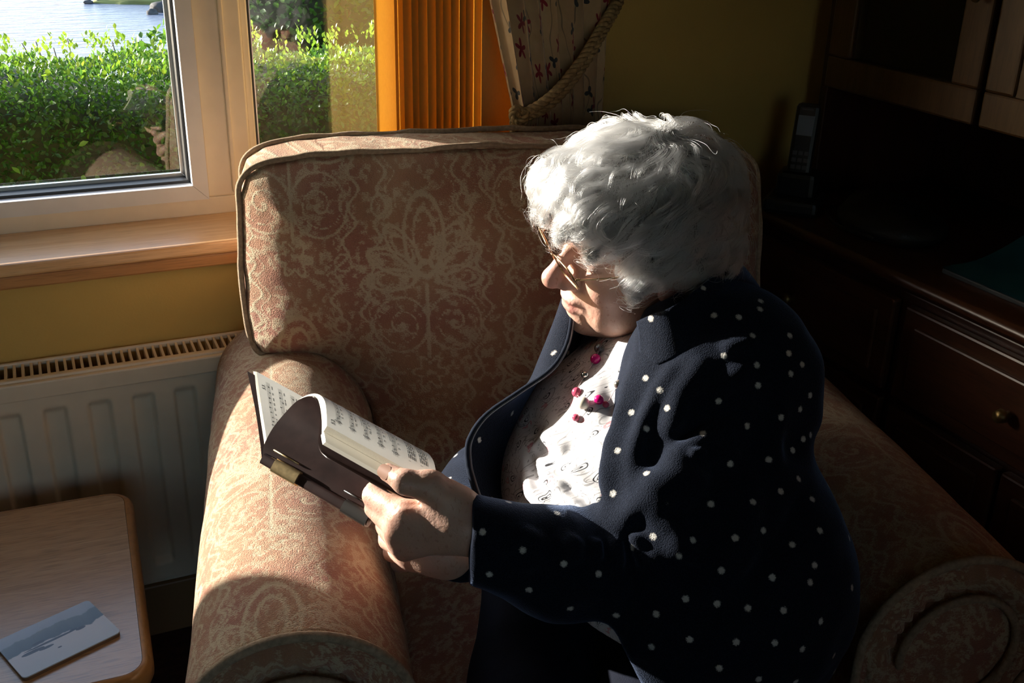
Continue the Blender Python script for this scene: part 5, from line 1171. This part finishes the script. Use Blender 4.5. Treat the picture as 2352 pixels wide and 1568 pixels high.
Zf = catmull(ZP, 420); Zf = Zf+(Zf-catmull(BP, 420))*0.0+0.0035*CR*np.linspace(0.6, 1, 420)[:, None]-0.002*CF
MB().tube(Zf-PB, 0.0010+0.0007*(np.arange(420) % 2), 6).build('zip', M_zip, person)
MB().tube(catmull(ZP, 200)-PB, 0.0034+0.0006*vnoise(catmull(ZP, 200), 300), 8).build('flap_edge', plain('navy_edge', (0.016, 0.021, 0.034), 0.95, spec=0.1), person)
# ================================================================ hair
def hair_vol(P):
    p = to_head(P); m_ = mirror(p)
    d = ell(p, (0.000, 0, 0.066), (0.116, 0.100, 0.094)); d = smin(d, ell(p, (-0.052, 0, 0.004), (0.062, 0.082, 0.070)), 0.03)
    d = smin(d, ell(m_, (-0.006, 0.066, 0.026), (0.056, 0.034, 0.044)), 0.025); d = smin(d, ell(p, (0.082, 0, 0.096), (0.044, 0.066, 0.032)), 0.025)
    d = smin(d, ell(m_, (0.040, 0.056, 0.030), (0.026, 0.026, 0.036)), 0.015)
    d = smax(d, -ell(p, (0.122, 0, -0.026), (0.090, 0.125, 0.086)), 0.02)
    d = smax(d, -ell(m_, (0.010, 0.09, -0.036), (0.040, 0.05, 0.040)), 0.012)
    return (d+0.014*vnoise(p, 24)+0.007*vnoise(p, 50))*HS
V, Fs = surface(hair_vol, HO-0.19, HO+0.19, 0.0032)
V = relax(V, Fs, 2); nrm = normals(hair_vol, V)
m, n, b = new_mat('shaded_hair_mass'); M_hairm = m
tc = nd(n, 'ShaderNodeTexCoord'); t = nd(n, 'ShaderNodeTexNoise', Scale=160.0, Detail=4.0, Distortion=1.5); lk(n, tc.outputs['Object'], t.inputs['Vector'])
rp = ramp(n, t.outputs['Fac'], [(0.3, (0.15, 0.147, 0.14)), (0.7, (0.36, 0.355, 0.345))]); lk(n, rp.outputs[0], b.inputs['Base Color']); b.inputs['Roughness'].default_value = 0.8; bump(n, b, t.outputs['Fac'], 0.6, 0.004)  # coloured darker than the strands so the gaps between locks look shaded
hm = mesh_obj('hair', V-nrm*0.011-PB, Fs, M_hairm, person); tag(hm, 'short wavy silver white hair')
NG, NC = 760, 34; NS = NG*NC; K = 20
ph = to_head(V.astype(np.float32)); keep = np.where(~((ph[:, 2] < -0.03) & (ph[:, 0] > 0.03)))[0]
cand = rng.choice(keep, 9000); gsel = []                              # evenly spread lock roots
for i in cand:
    if len(gsel) == 0 or np.min(((V[gsel]-V[i])**2).sum(1)) > 0.0072**2: gsel.append(i)
    if len(gsel) >= NG: break
while len(gsel) < NG: gsel.append(rng.choice(keep))
gsel = np.array(gsel); G = V[gsel]-nrm[gsel]*0.012; GP = np.zeros((NG, K, 3)); GN = np.zeros((NG, K, 3))
CROWN = from_head((-0.030, -0.010, 0.160)); step = rng.uniform(0.0034, 0.0054, NG); liftg = rng.uniform(-0.002, 0.007, NG)
phs = 6.0*vnoise(G, 14, 2.0); bias = 0.9*vnoise(G, 11, 6.0); curl = rng.normal(size=NG)*0.05+0.06*np.sign(vnoise(G, 10, 1.0))
for k in range(K):
    GP[:, k] = G; g = normals(hair_vol, G, 0.006); GN[:, k] = g
    d_ = G-CROWN; d_ -= g*(d_*g).sum(1)[:, None]; d_ /= np.linalg.norm(d_, axis=1)[:, None]+1e-6
    ang = 0.62*np.sin(k*0.36+phs)+bias+curl*max(0, k-9)*1.6; d2 = np.cross(g, d_)
    G = G+(d_*np.cos(ang)[:, None]+d2*np.sin(ang)[:, None])*step[:, None]
    t_ = (k+1)/K; off = -0.012+0.016*min(1, t_*2.2)+liftg*t_-0.005*max(0, t_-0.75)*4; s_ = hair_vol(G.astype(np.float32)); G = G-g*(s_-off)[:, None]*0.8
gi = np.repeat(np.arange(NG), NC); T_ = np.linspace(0, 1, K)
A_ = np.cross(GN, np.gradient(GP, axis=1)); A_ /= np.linalg.norm(A_, axis=2)[:, :, None]+1e-9
ra_ = rng.normal(size=NS)*0.0044; rb_ = rng.normal(size=NS)*0.0022; sh_ = rng.normal(size=NS)*0.0045
tw = np.gradient(GP, axis=1); tw /= np.linalg.norm(tw, axis=2)[:, :, None]+1e-9
cl = (1-0.72*T_**0.8)[None, :, None]
PTS = GP[gi]+A_[gi]*ra_[:, None, None]*cl+GN[gi]*rb_[:, None, None]*cl+tw[gi]*sh_[:, None, None]
fz_ = rng.normal(size=(NS, 3))*0.0010; PTS += fz_[:, None]*T_[None, :, None]
fly = rng.random(NS) < 0.03; PTS[fly] += (GN[gi[fly]]*rng.uniform(0.004, 0.020, fly.sum())[:, None, None]+A_[gi[fly]]*rng.normal(size=fly.sum())[:, None, None]*0.01)*(T_**1.5)[None, :, None]
cut = rng.uniform(0.6, 1.0, NS); idx_ = np.clip(T_[None]*cut[:, None], 0, 1)*(K-1); i0 = np.floor(idx_).astype(int); i1 = np.minimum(i0+1, K-1); fr_ = (idx_-i0)[..., None]
PTS = np.take_along_axis(PTS, i0[..., None].repeat(3, 2), 1)*(1-fr_)+np.take_along_axis(PTS, i1[..., None].repeat(3, 2), 1)*fr_
hc = bpy.data.hair_curves.new('hair_strands'); hc.add_curves([K]*NS)
hc.attributes['position'].data.foreach_set('vector', (PTS-PB).astype(np.float32).ravel())
ra = hc.attributes.get('radius') or hc.attributes.new('radius', 'FLOAT', 'POINT')
ra.data.foreach_set('value', np.tile(np.linspace(0.00026, 0.00009, K), NS).astype(np.float32))
m = bpy.data.materials.new('silver_hair'); m.use_nodes = True; M_hair = m; n = m.node_tree; n.nodes.clear()
hb = nd(n, 'ShaderNodeBsdfHairPrincipled'); hb.parametrization = 'COLOR'; hb.inputs['Color'].default_value = (0.80, 0.795, 0.78, 1); hb.inputs['Roughness'].default_value = 0.30; hb.inputs['Radial Roughness'].default_value = 0.45
ou = nd(n, 'ShaderNodeOutputMaterial'); lk(n, hb.outputs[0], ou.inputs[0])
hc.materials.append(M_hair); ho = bpy.data.objects.new('hair_strands', hc); link(ho, hm); ho['kind'] = 'stuff'
# eyebrows
bp = []
for s_ in (-1, 1):
    for i in range(160):
        t_ = rng.random(); p0 = np.array([0.092-0.026*t_**1.6, s_*(0.012+0.036*t_), 0.036+0.005*math.sin(t_*3)+rng.normal()*0.0016])
        bp.append([from_head(p0+np.array([0.0012*k, s_*0.0018*k, 0.0006*k])) for k in range(4)])
bp = np.array(bp); hb2 = bpy.data.hair_curves.new('eyebrows'); hb2.add_curves([4]*len(bp)); hb2.attributes['position'].data.foreach_set('vector', (bp-PB).astype(np.float32).ravel())
ra = hb2.attributes.get('radius') or hb2.attributes.new('radius', 'FLOAT', 'POINT'); ra.data.foreach_set('value', np.tile([0.0002, 0.0002, 0.00015, 0.0001], len(bp)).astype(np.float32)); hb2.materials.append(M_hair)
eb = bpy.data.objects.new('eyebrows', hb2); link(eb, person); eb['kind'] = 'stuff'
# ================================================================ spectacles
M_gold = plain('bronze_frame', (0.42, 0.26, 0.14), 0.25, metal=0.9)
gp0 = from_head((0.106, 0, 0.016))
gs_ = empty('spectacles', tuple(gp0), 'thin bronze framed spectacles worn low on the nose', 'spectacles')
def hl_(p): return from_head(p)-gp0
def rimpt(s_, a):
    y, z = 0.0255*math.copysign(abs(math.cos(a))**0.6, math.cos(a)), 0.0158*math.copysign(abs(math.sin(a))**0.6, math.sin(a))
    return np.array([0.1125-0.005*(y*s_+0.0255)/0.051+0.40*z, s_*0.0335+y, 0.013+z])
for s_ in (-1, 1):
    P = np.array([hl_(rimpt(s_, a)) for a in np.linspace(0, 2*math.pi, 49)[:-1]]); MB().tube(P, 0.00105, 7, closed=True).build('rim', M_gold, gs_)
    c_ = P.mean(0); V = np.vstack([P, c_[None]]); mesh_obj('lens', V, [(i, (i+1) % 48, 48) for i in range(48)], M_cg, gs_)
    hg = rimpt(s_, 0 if s_ > 0 else math.pi)+np.array([0.0, 0, 0.004])
    T_ = [hl_(hg), hl_(hg+np.array([-0.004, s_*0.004, 0.001])), hl_((0.060, s_*0.0745, 0.018)), hl_((0.010, s_*0.080, 0.022)), hl_((-0.008, s_*0.080, 0.016)), hl_((-0.016, s_*0.078, -0.004))]
    MB().tube(catmull(T_, 40), 0.0011, 7).build('temple', M_gold, gs_)
    MB().tube([hl_(hg), hl_(hg+np.array([-0.004, s_*0.004, 0.001]))], 0.0019, 8).build('hinge', M_gold, gs_)
    MB().tube([hl_((0.110, s_*0.010, 0.012)), hl_((0.107, s_*0.009, 0.006)), hl_((0.105, s_*0.0095, 0.003))], [0.0005, 0.0018, 0.0012], 7).build('nose_pad', M_cg, gs_)
MB().tube(catmull([hl_((0.113, -0.0085, 0.016)), hl_((0.116, 0, 0.020)), hl_((0.113, 0.0085, 0.016))], 14), 0.0010, 7).build('bridge', M_gold, gs_)
# ================================================================ necklace
def beadmat(nm, col, rough, metal=0.0, trans=0.0):
    m_ = plain(nm, col, rough, metal, noise=0.05); m_.node_tree.nodes['Principled BSDF'].inputs['Transmission Weight'].default_value = trans; return m_
BM = {'magenta': beadmat('magenta_glass', (0.75, 0.01, 0.22), 0.12, 0, 0.35), 'rose': beadmat('rose_glass', (0.75, 0.12, 0.22), 0.2, 0, 0.4), 'silver': beadmat('silver_bead', (0.6, 0.58, 0.54), 0.15, 0.95), 'pearl': beadmat('pearl', (0.80, 0.74, 0.62), 0.22), 'clear': beadmat('clear_bead', (0.85, 0.8, 0.8), 0.05, 0, 0.9)}
BD = [(1376, 800, 13, 'clear'), (1367, 824, 13, 'magenta'), (1343, 861, 9.5, 'silver'), (1324, 900, 12, 'rose'), (1339, 925, 15, 'pearl'), (1375, 917, 11.5, 'magenta'), (1391, 928, 8, 'rose'), (1420, 883, 11.5, 'silver'), (1444, 872, 12, 'magenta'), (1322, 958, 9, 'rose')]
pts = []
for px, py, r, k in BD:
    q = trace(shirt, px, py); rr = r*1.15/FPX
    pts.append((q-CF*rr*0.9-TR[:, 2]*0.0, rr, k))
nk0 = pts[4][0]
neck_ = empty('necklace', tuple(nk0), 'necklace of pink glass, silver and pearl beads over the white top', 'necklace')
order = [0, 1, 2, 3, 4, 9]; order2 = [4, 5, 6, 7, 8]
MB().tube(catmull([at(1392, 778, 1.26)]+[pts[i][0] for i in order], 60)-nk0, 0.00035, 5).build('cord', plain('pale_cord', (0.55, 0.4, 0.4), 0.6), neck_)
MB().tube(catmull([pts[i][0] for i in order2]+[at(1462, 840, 1.19)], 60)-nk0, 0.00035, 5).build('cord', plain('pale_cord', (0.55, 0.4, 0.4), 0.6), neck_)
for q, rr, k in pts:
    bm = bmesh.new(); bmesh.ops.create_uvsphere(bm, u_segments=20, v_segments=12, radius=rr); me = bpy.data.meshes.new('bead'); bm.to_mesh(me); bm.free()
    for pl in me.polygons: pl.use_smooth = True
    me.materials.append(BM[k]); o = bpy.data.objects.new('bead', me); link(o, neck_); o.location = q-nk0; o['label'] = {'magenta': 'magenta glass bead', 'rose': 'rose glass bead', 'silver': 'silver bead', 'pearl': 'large pearl bead', 'clear': 'clear glass bead'}[k]

# ================================================================ the hymn book
S0 = at(606, 1050, 1.165); T0 = at(850, 1192, 1.112); DV = T0-S0; BL = np.linalg.norm(DV); DN = DV/BL
bk = empty('book', tuple((S0+T0)/2), 'open music book with dark brown leather cover held over the chair arm', 'book'); BK = np.array(bk.location)
def secs(L, k): return catmull([at(*p) for p in L], k)
def sweep(C, u): return C[:, None, :]+np.asarray(u)[None, :, None]*DV
def shell(nm, A, B, u, mat, parent, closed_ends=True):
    """Solid between two section curves A and B (same count), swept along the spine."""
    k = len(A); ring_ = np.vstack([A, B[::-1]]); V = sweep(ring_, u); nu = len(u); m_ = len(ring_)
    Fs = [tuple(x) for x in grid_faces(m_, nu, wrap_u=True)]
    if closed_ends:
        for j in (0, nu-1):
            for i in range(k-1):
                q = (i*nu+j, (i+1)*nu+j, (m_-2-i)*nu+j, (m_-1-i)*nu+j); Fs.append(q if j else q[::-1])
    return smooth_by_angle(mesh_obj(nm, V.reshape(-1, 3)-BK, Fs, mat, parent), 40)
M_lea = plain('brown_leather', (0.040, 0.022, 0.020), 0.34, noise=0.25, scale=60, bumpk=0.06, bscale=1400)
M_pap = plain('book_paper', (0.80, 0.78, 0.72), 0.75, noise=0.02)
m, n, b = new_mat('page_edges'); M_pedge = m
tc = nd(n, 'ShaderNodeTexCoord'); t = nd(n, 'ShaderNodeTexNoise', Scale=2600.0, Detail=1.0); lk(n, tc.outputs['Object'], t.inputs['Vector'])
rp = ramp(n, t.outputs['Fac'], [(0.35, (0.46, 0.42, 0.33)), (0.65, (0.66, 0.62, 0.52))]); lk(n, rp.outputs[0], b.inputs['Base Color']); b.inputs['Roughness'].default_value = 0.85
UU = np.linspace(0, 1, 26)
cov = secs([(604, 1046, 1.166), (607, 1022, 1.172), (626, 985, 1.182), (652, 952, 1.186), (682, 921, 1.180), (707, 910, 1.170), (722, 913, 1.163), (730, 932, 1.155), (734, 962, 1.146), (733, 993, 1.137), (731, 1016, 1.128), (736, 1036, 1.118), (751, 1051, 1.104)], 60)
def offset(C, d):                                                    # shift a section curve along its in-plane normal
    T = np.gradient(C, axis=0); T /= np.linalg.norm(T, axis=1)[:, None]; N = np.cross(DN, T); return C+N*d
sgn = 1.0 if (np.cross(DN, cov[20]-cov[18])@CU) > 0 else -1.0
shell('leather_cover', offset(cov, -0.0007*sgn), offset(cov, 0.0009*sgn), UU, M_lea, bk)
# right hand page block lies on the convex side of the cover
pb_lo = secs([(609, 1018, 1.174), (627, 983, 1.184), (653, 950, 1.188), (683, 919, 1.182), (708, 908, 1.169), (724, 911, 1.159), (732, 931, 1.150), (736, 962, 1.141), (736, 996, 1.131)], 50)
pb_hi = secs([(610, 1012, 1.177), (629, 977, 1.188), (655, 944, 1.193), (688, 913, 1.186), (714, 902.5, 1.171), (733, 906, 1.152), (743.5, 921, 1.135), (747, 947, 1.120), (748, 976, 1.108)], 50)
U2 = 0.012+0.965*np.linspace(0, 1, 26)
k_ = 40
pbo = shell('page_block', pb_lo, pb_hi, U2, M_pedge, bk)
top = offset(pb_hi, 0.00035*sgn); topV = sweep(top, U2); mesh_obj('open_page', topV.reshape(-1, 3)-BK, grid_faces(50, 26), M_pap, pbo)
ep = shell('endpaper', secs([(734, 997, 1.131), (736, 1010, 1.125), (738, 1019, 1.118)], 8), secs([(741, 990, 1.122), (744, 1004, 1.115), (745, 1013, 1.110)], 8), U2, plain('cream_endpaper', (0.72, 0.68, 0.58), 0.8), bk)
# left half: flatter, standing up behind
lc_o = secs([(601, 1048, 1.166), (597, 1012, 1.185), (587, 945, 1.215), (575, 885, 1.238), (568, 852, 1.250)], 40); lp_o = secs([(606, 1040, 1.172), (602, 1008, 1.188), (592, 945, 1.216), (583, 890, 1.237), (579, 851, 1.251)], 40); lp_i = secs([(611, 1022, 1.176), (607, 990, 1.190), (599, 940, 1.213), (592, 890, 1.233), (587, 852, 1.247)], 40)
shell('leather_cover', lc_o, offset(lc_o, 0.0018 if ((offset(lc_o, 0.001)-lc_o)[20]@CR) > 0 else -0.0018), UU, M_lea, bk)
pbl = shell('page_block', lp_o, lp_i, U2, M_pedge, bk)
sl_ = 1.0 if ((offset(lp_i, 0.001)-lp_i)[20]@CR) > 0 else -1.0
lt = offset(lp_i, 0.0004*sl_); mesh_obj('open_page', sweep(lt, U2).reshape(-1, 3)-BK, grid_faces(40, 26), M_pap, pbl)
# spine with its metal clips and rods
a_ = np.linspace(0, 2*math.pi, 15)[:-1]; ux_ = at(640, 1050, 1.16)-at(606, 1050, 1.165); ux_ -= DN*(ux_@DN); ux_ /= np.linalg.norm(ux_); uy_ = np.cross(DN, ux_); uy_ *= np.sign(uy_@CU)
def bar(nm, c, rx, ry, u0, u1, mat, parent=bk, n_=16):
    aa = np.linspace(0, 2*math.pi, n_+1)[:-1]; C = c+rx*np.sign(np.cos(aa))[:, None]*np.abs(np.cos(aa))[:, None]**0.6*ux_+ry*np.sign(np.sin(aa))[:, None]*np.abs(np.sin(aa))[:, None]**0.6*uy_
    uu = np.linspace(u0, u1, 6); V = sweep(C, uu); Fs = [tuple(f) for f in grid_faces(n_, 6, wrap_u=True)]+[tuple(i*6 for i in range(n_)), tuple(i*6+5 for i in range(n_))[::-1]]
    return smooth_by_angle(mesh_obj(nm, V.reshape(-1, 3)-BK, Fs, mat, parent), 50)
sp0 = at(606, 1053, 1.165)
bar('spine', sp0, 0.0062, 0.0050, 0.0, 1.0, M_lea)
M_brass = plain('brushed_brass', (0.55, 0.42, 0.22), 0.35, metal=0.85, noise=0.2, scale=200); M_steel = plain('dark_steel_clip', (0.12, 0.115, 0.11), 0.35, metal=0.8)
tag(bar('spine_clip', sp0, 0.0080, 0.0070, 0.115, 0.345, M_brass), 'brass clip'); tag(bar('spine_clip', sp0, 0.0080, 0.0070, 0.77, 0.995, M_steel), 'dark steel clip')
rd = offset(cov, -0.0022*sgn)[5]
MB().tube([rd+DV*0.10-BK, rd+DV*0.34-BK], 0.0010, 8).build('rod', M_brass, bk); MB().tube([rd+DV*0.77-BK, rd+DV*0.985-BK], 0.0010, 8).build('rod', M_steel, bk)
# ---- printed music: staves, notes, clefs, words
def strip_len(C): return np.concatenate([[0], np.cumsum(np.linalg.norm(np.diff(C, axis=0), axis=1))])
M_ink = plain('printing_ink', (0.03, 0.03, 0.035), 0.7)
def printer(C, sg, from_end, lift=0.00018):
    """Returns put(x, y): x metres in from the fore edge (or the spine), y metres down from the head of the page."""
    C2 = offset(C, lift*sg); s = strip_len(C2); tot = s[-1]
    def put(x, y):
        q = (tot-x) if from_end else x; p = np.array([np.interp(q, s, C2[:, k]) for k in range(3)]); return p+DN*(0.012*BL+y)
    return put, tot
def quad(mb, put, x0, y0, x1, y1, nseg=1):
    for i in range(nseg):
        a, c = x0+(x1-x0)*i/nseg, x0+(x1-x0)*(i+1)/nseg
        mb.add([put(a, y0)-BK, put(c, y0)-BK, put(c, y1)-BK, put(a, y1)-BK], [(0, 1, 2, 3)])
def disc(mb, put, x, y, rx, ry, n_=10):
    mb.add([put(x+rx*math.cos(t), y+ry*math.sin(t))-BK for t in np.linspace(0, 2*math.pi, n_+1)[:-1]], [tuple(range(n_))])
def ribbon(mb, put, pts, w_):
    P = catmull([(x, y, 0) for x, y in pts], 8*len(pts)); T = np.gradient(P, axis=0); T /= np.linalg.norm(T, axis=1)[:, None]+1e-9; N = np.stack([-T[:, 1], T[:, 0]], -1)
    V = [];
    for p, n_ in zip(P, N): V += [put(p[0]+n_[0]*w_/2, p[1]+n_[1]*w_/2)-BK, put(p[0]-n_[0]*w_/2, p[1]-n_[1]*w_/2)-BK]
    mb.add(V, [(2*i, 2*i+1, 2*i+3, 2*i+2) for i in range(len(P)-1)])
def text(mb, put, s, x, y, size):
    cu = bpy.data.curves.new('t', 'FONT'); cu.body = s; cu.size = size; o = bpy.data.objects.new('t', cu); COL.objects.link(o)
    me = bpy.data.meshes.new_from_object(o.evaluated_get(bpy.context.evaluated_depsgraph_get()))
    mb.add([put(x+v.co.x, y-v.co.y)-BK for v in me.vertices], [tuple(p.vertices) for p in me.polygons])
    bpy.data.objects.remove(o); bpy.data.curves.remove(cu); bpy.data.meshes.remove(me)
def music(parent, put, width, left_margin, n_staff, number, numx, verses):
    mb = MB(); text(mb, put, number, numx, 0.0105, 0.0070)
    y = 0.013; gap = 0.0185; sp = 0.00125; w1 = width-0.008
    for s_ in range(n_staff):
        for k in range(5): quad(mb, put, left_margin, y+k*sp, w1, y+k*sp+0.00022, 40)
        yb = y+2*sp; xc = left_margin+0.004
        ribbon(mb, put, [(xc, yb+sp*3.2), (xc-0.0008, yb+sp*3.6), (xc+0.0006, yb+sp*2.2), (xc+0.0010, yb-sp*2.2), (xc+0.0004, yb-sp*3.2), (xc-0.0006, yb-sp*1.6), (xc-0.0016, yb+sp*0.6), (xc-0.0002, yb+sp*2.0), (xc+0.0016, yb+sp*1.0), (xc+0.0004, yb+sp*0.1), (xc-0.0004, yb+sp*0.9)], 0.00045)
        for q in range(3): ribbon(mb, put, [(xc+0.0034+q*0.0012, yb-sp*(2.4-q)), (xc+0.0034+q*0.0012, yb+sp*0.6*q), (xc+0.0042+q*0.0012, yb-sp*0.4)], 0.0003)
        x = left_margin+0.013
        while x < w1-0.004:
            hy = y+sp*0.5*rng.integers(0, 9); disc(mb, put, x, hy, 0.00095, 0.00065); up_ = -1 if hy > yb else 1
            quad(mb, put, x+0.00075, hy, x+0.00097, hy+up_*0.0040)
            wl = rng.uniform(0.002, 0.005); quad(mb, put, x-0.001, y+4*sp+0.0030, x-0.001+wl, y+4*sp+0.0038)
            x += rng.uniform(0.0052, 0.0085)
        if s_ in (2, 4): quad(mb, put, left_margin+0.018, y-0.0022, left_margin+0.036, y-0.0017, 12)
        y += gap
    for v_ in range(verses):
        x0 = left_margin+0.006+v_*0.002
        text(mb, put, '%d.' % (v_+2), x0-0.003, y+0.003, 0.0028)
        for r_ in range(4):
            x = x0+0.002; end = w1-rng.uniform(0.0, 0.02)
            while x < end:
                wl = rng.uniform(0.0025, 0.0075); quad(mb, put, x, y+0.0015+r_*0.0026, min(x+wl, end), y+0.0024+r_*0.0026, 3); x += wl+0.0012
        y += 0.0150
    return mb.build('printed_music', M_ink, parent, False)
put_r, wr = printer(top, sgn, True); music(pbo, put_r, min(wr, 0.105), 0.010, 5, '52.', 0.006, 2)
put_l, wl_ = printer(lt, sl_, False); music(pbl, put_l, wl_, 0.012, 5, '53.', wl_-0.022, 2)
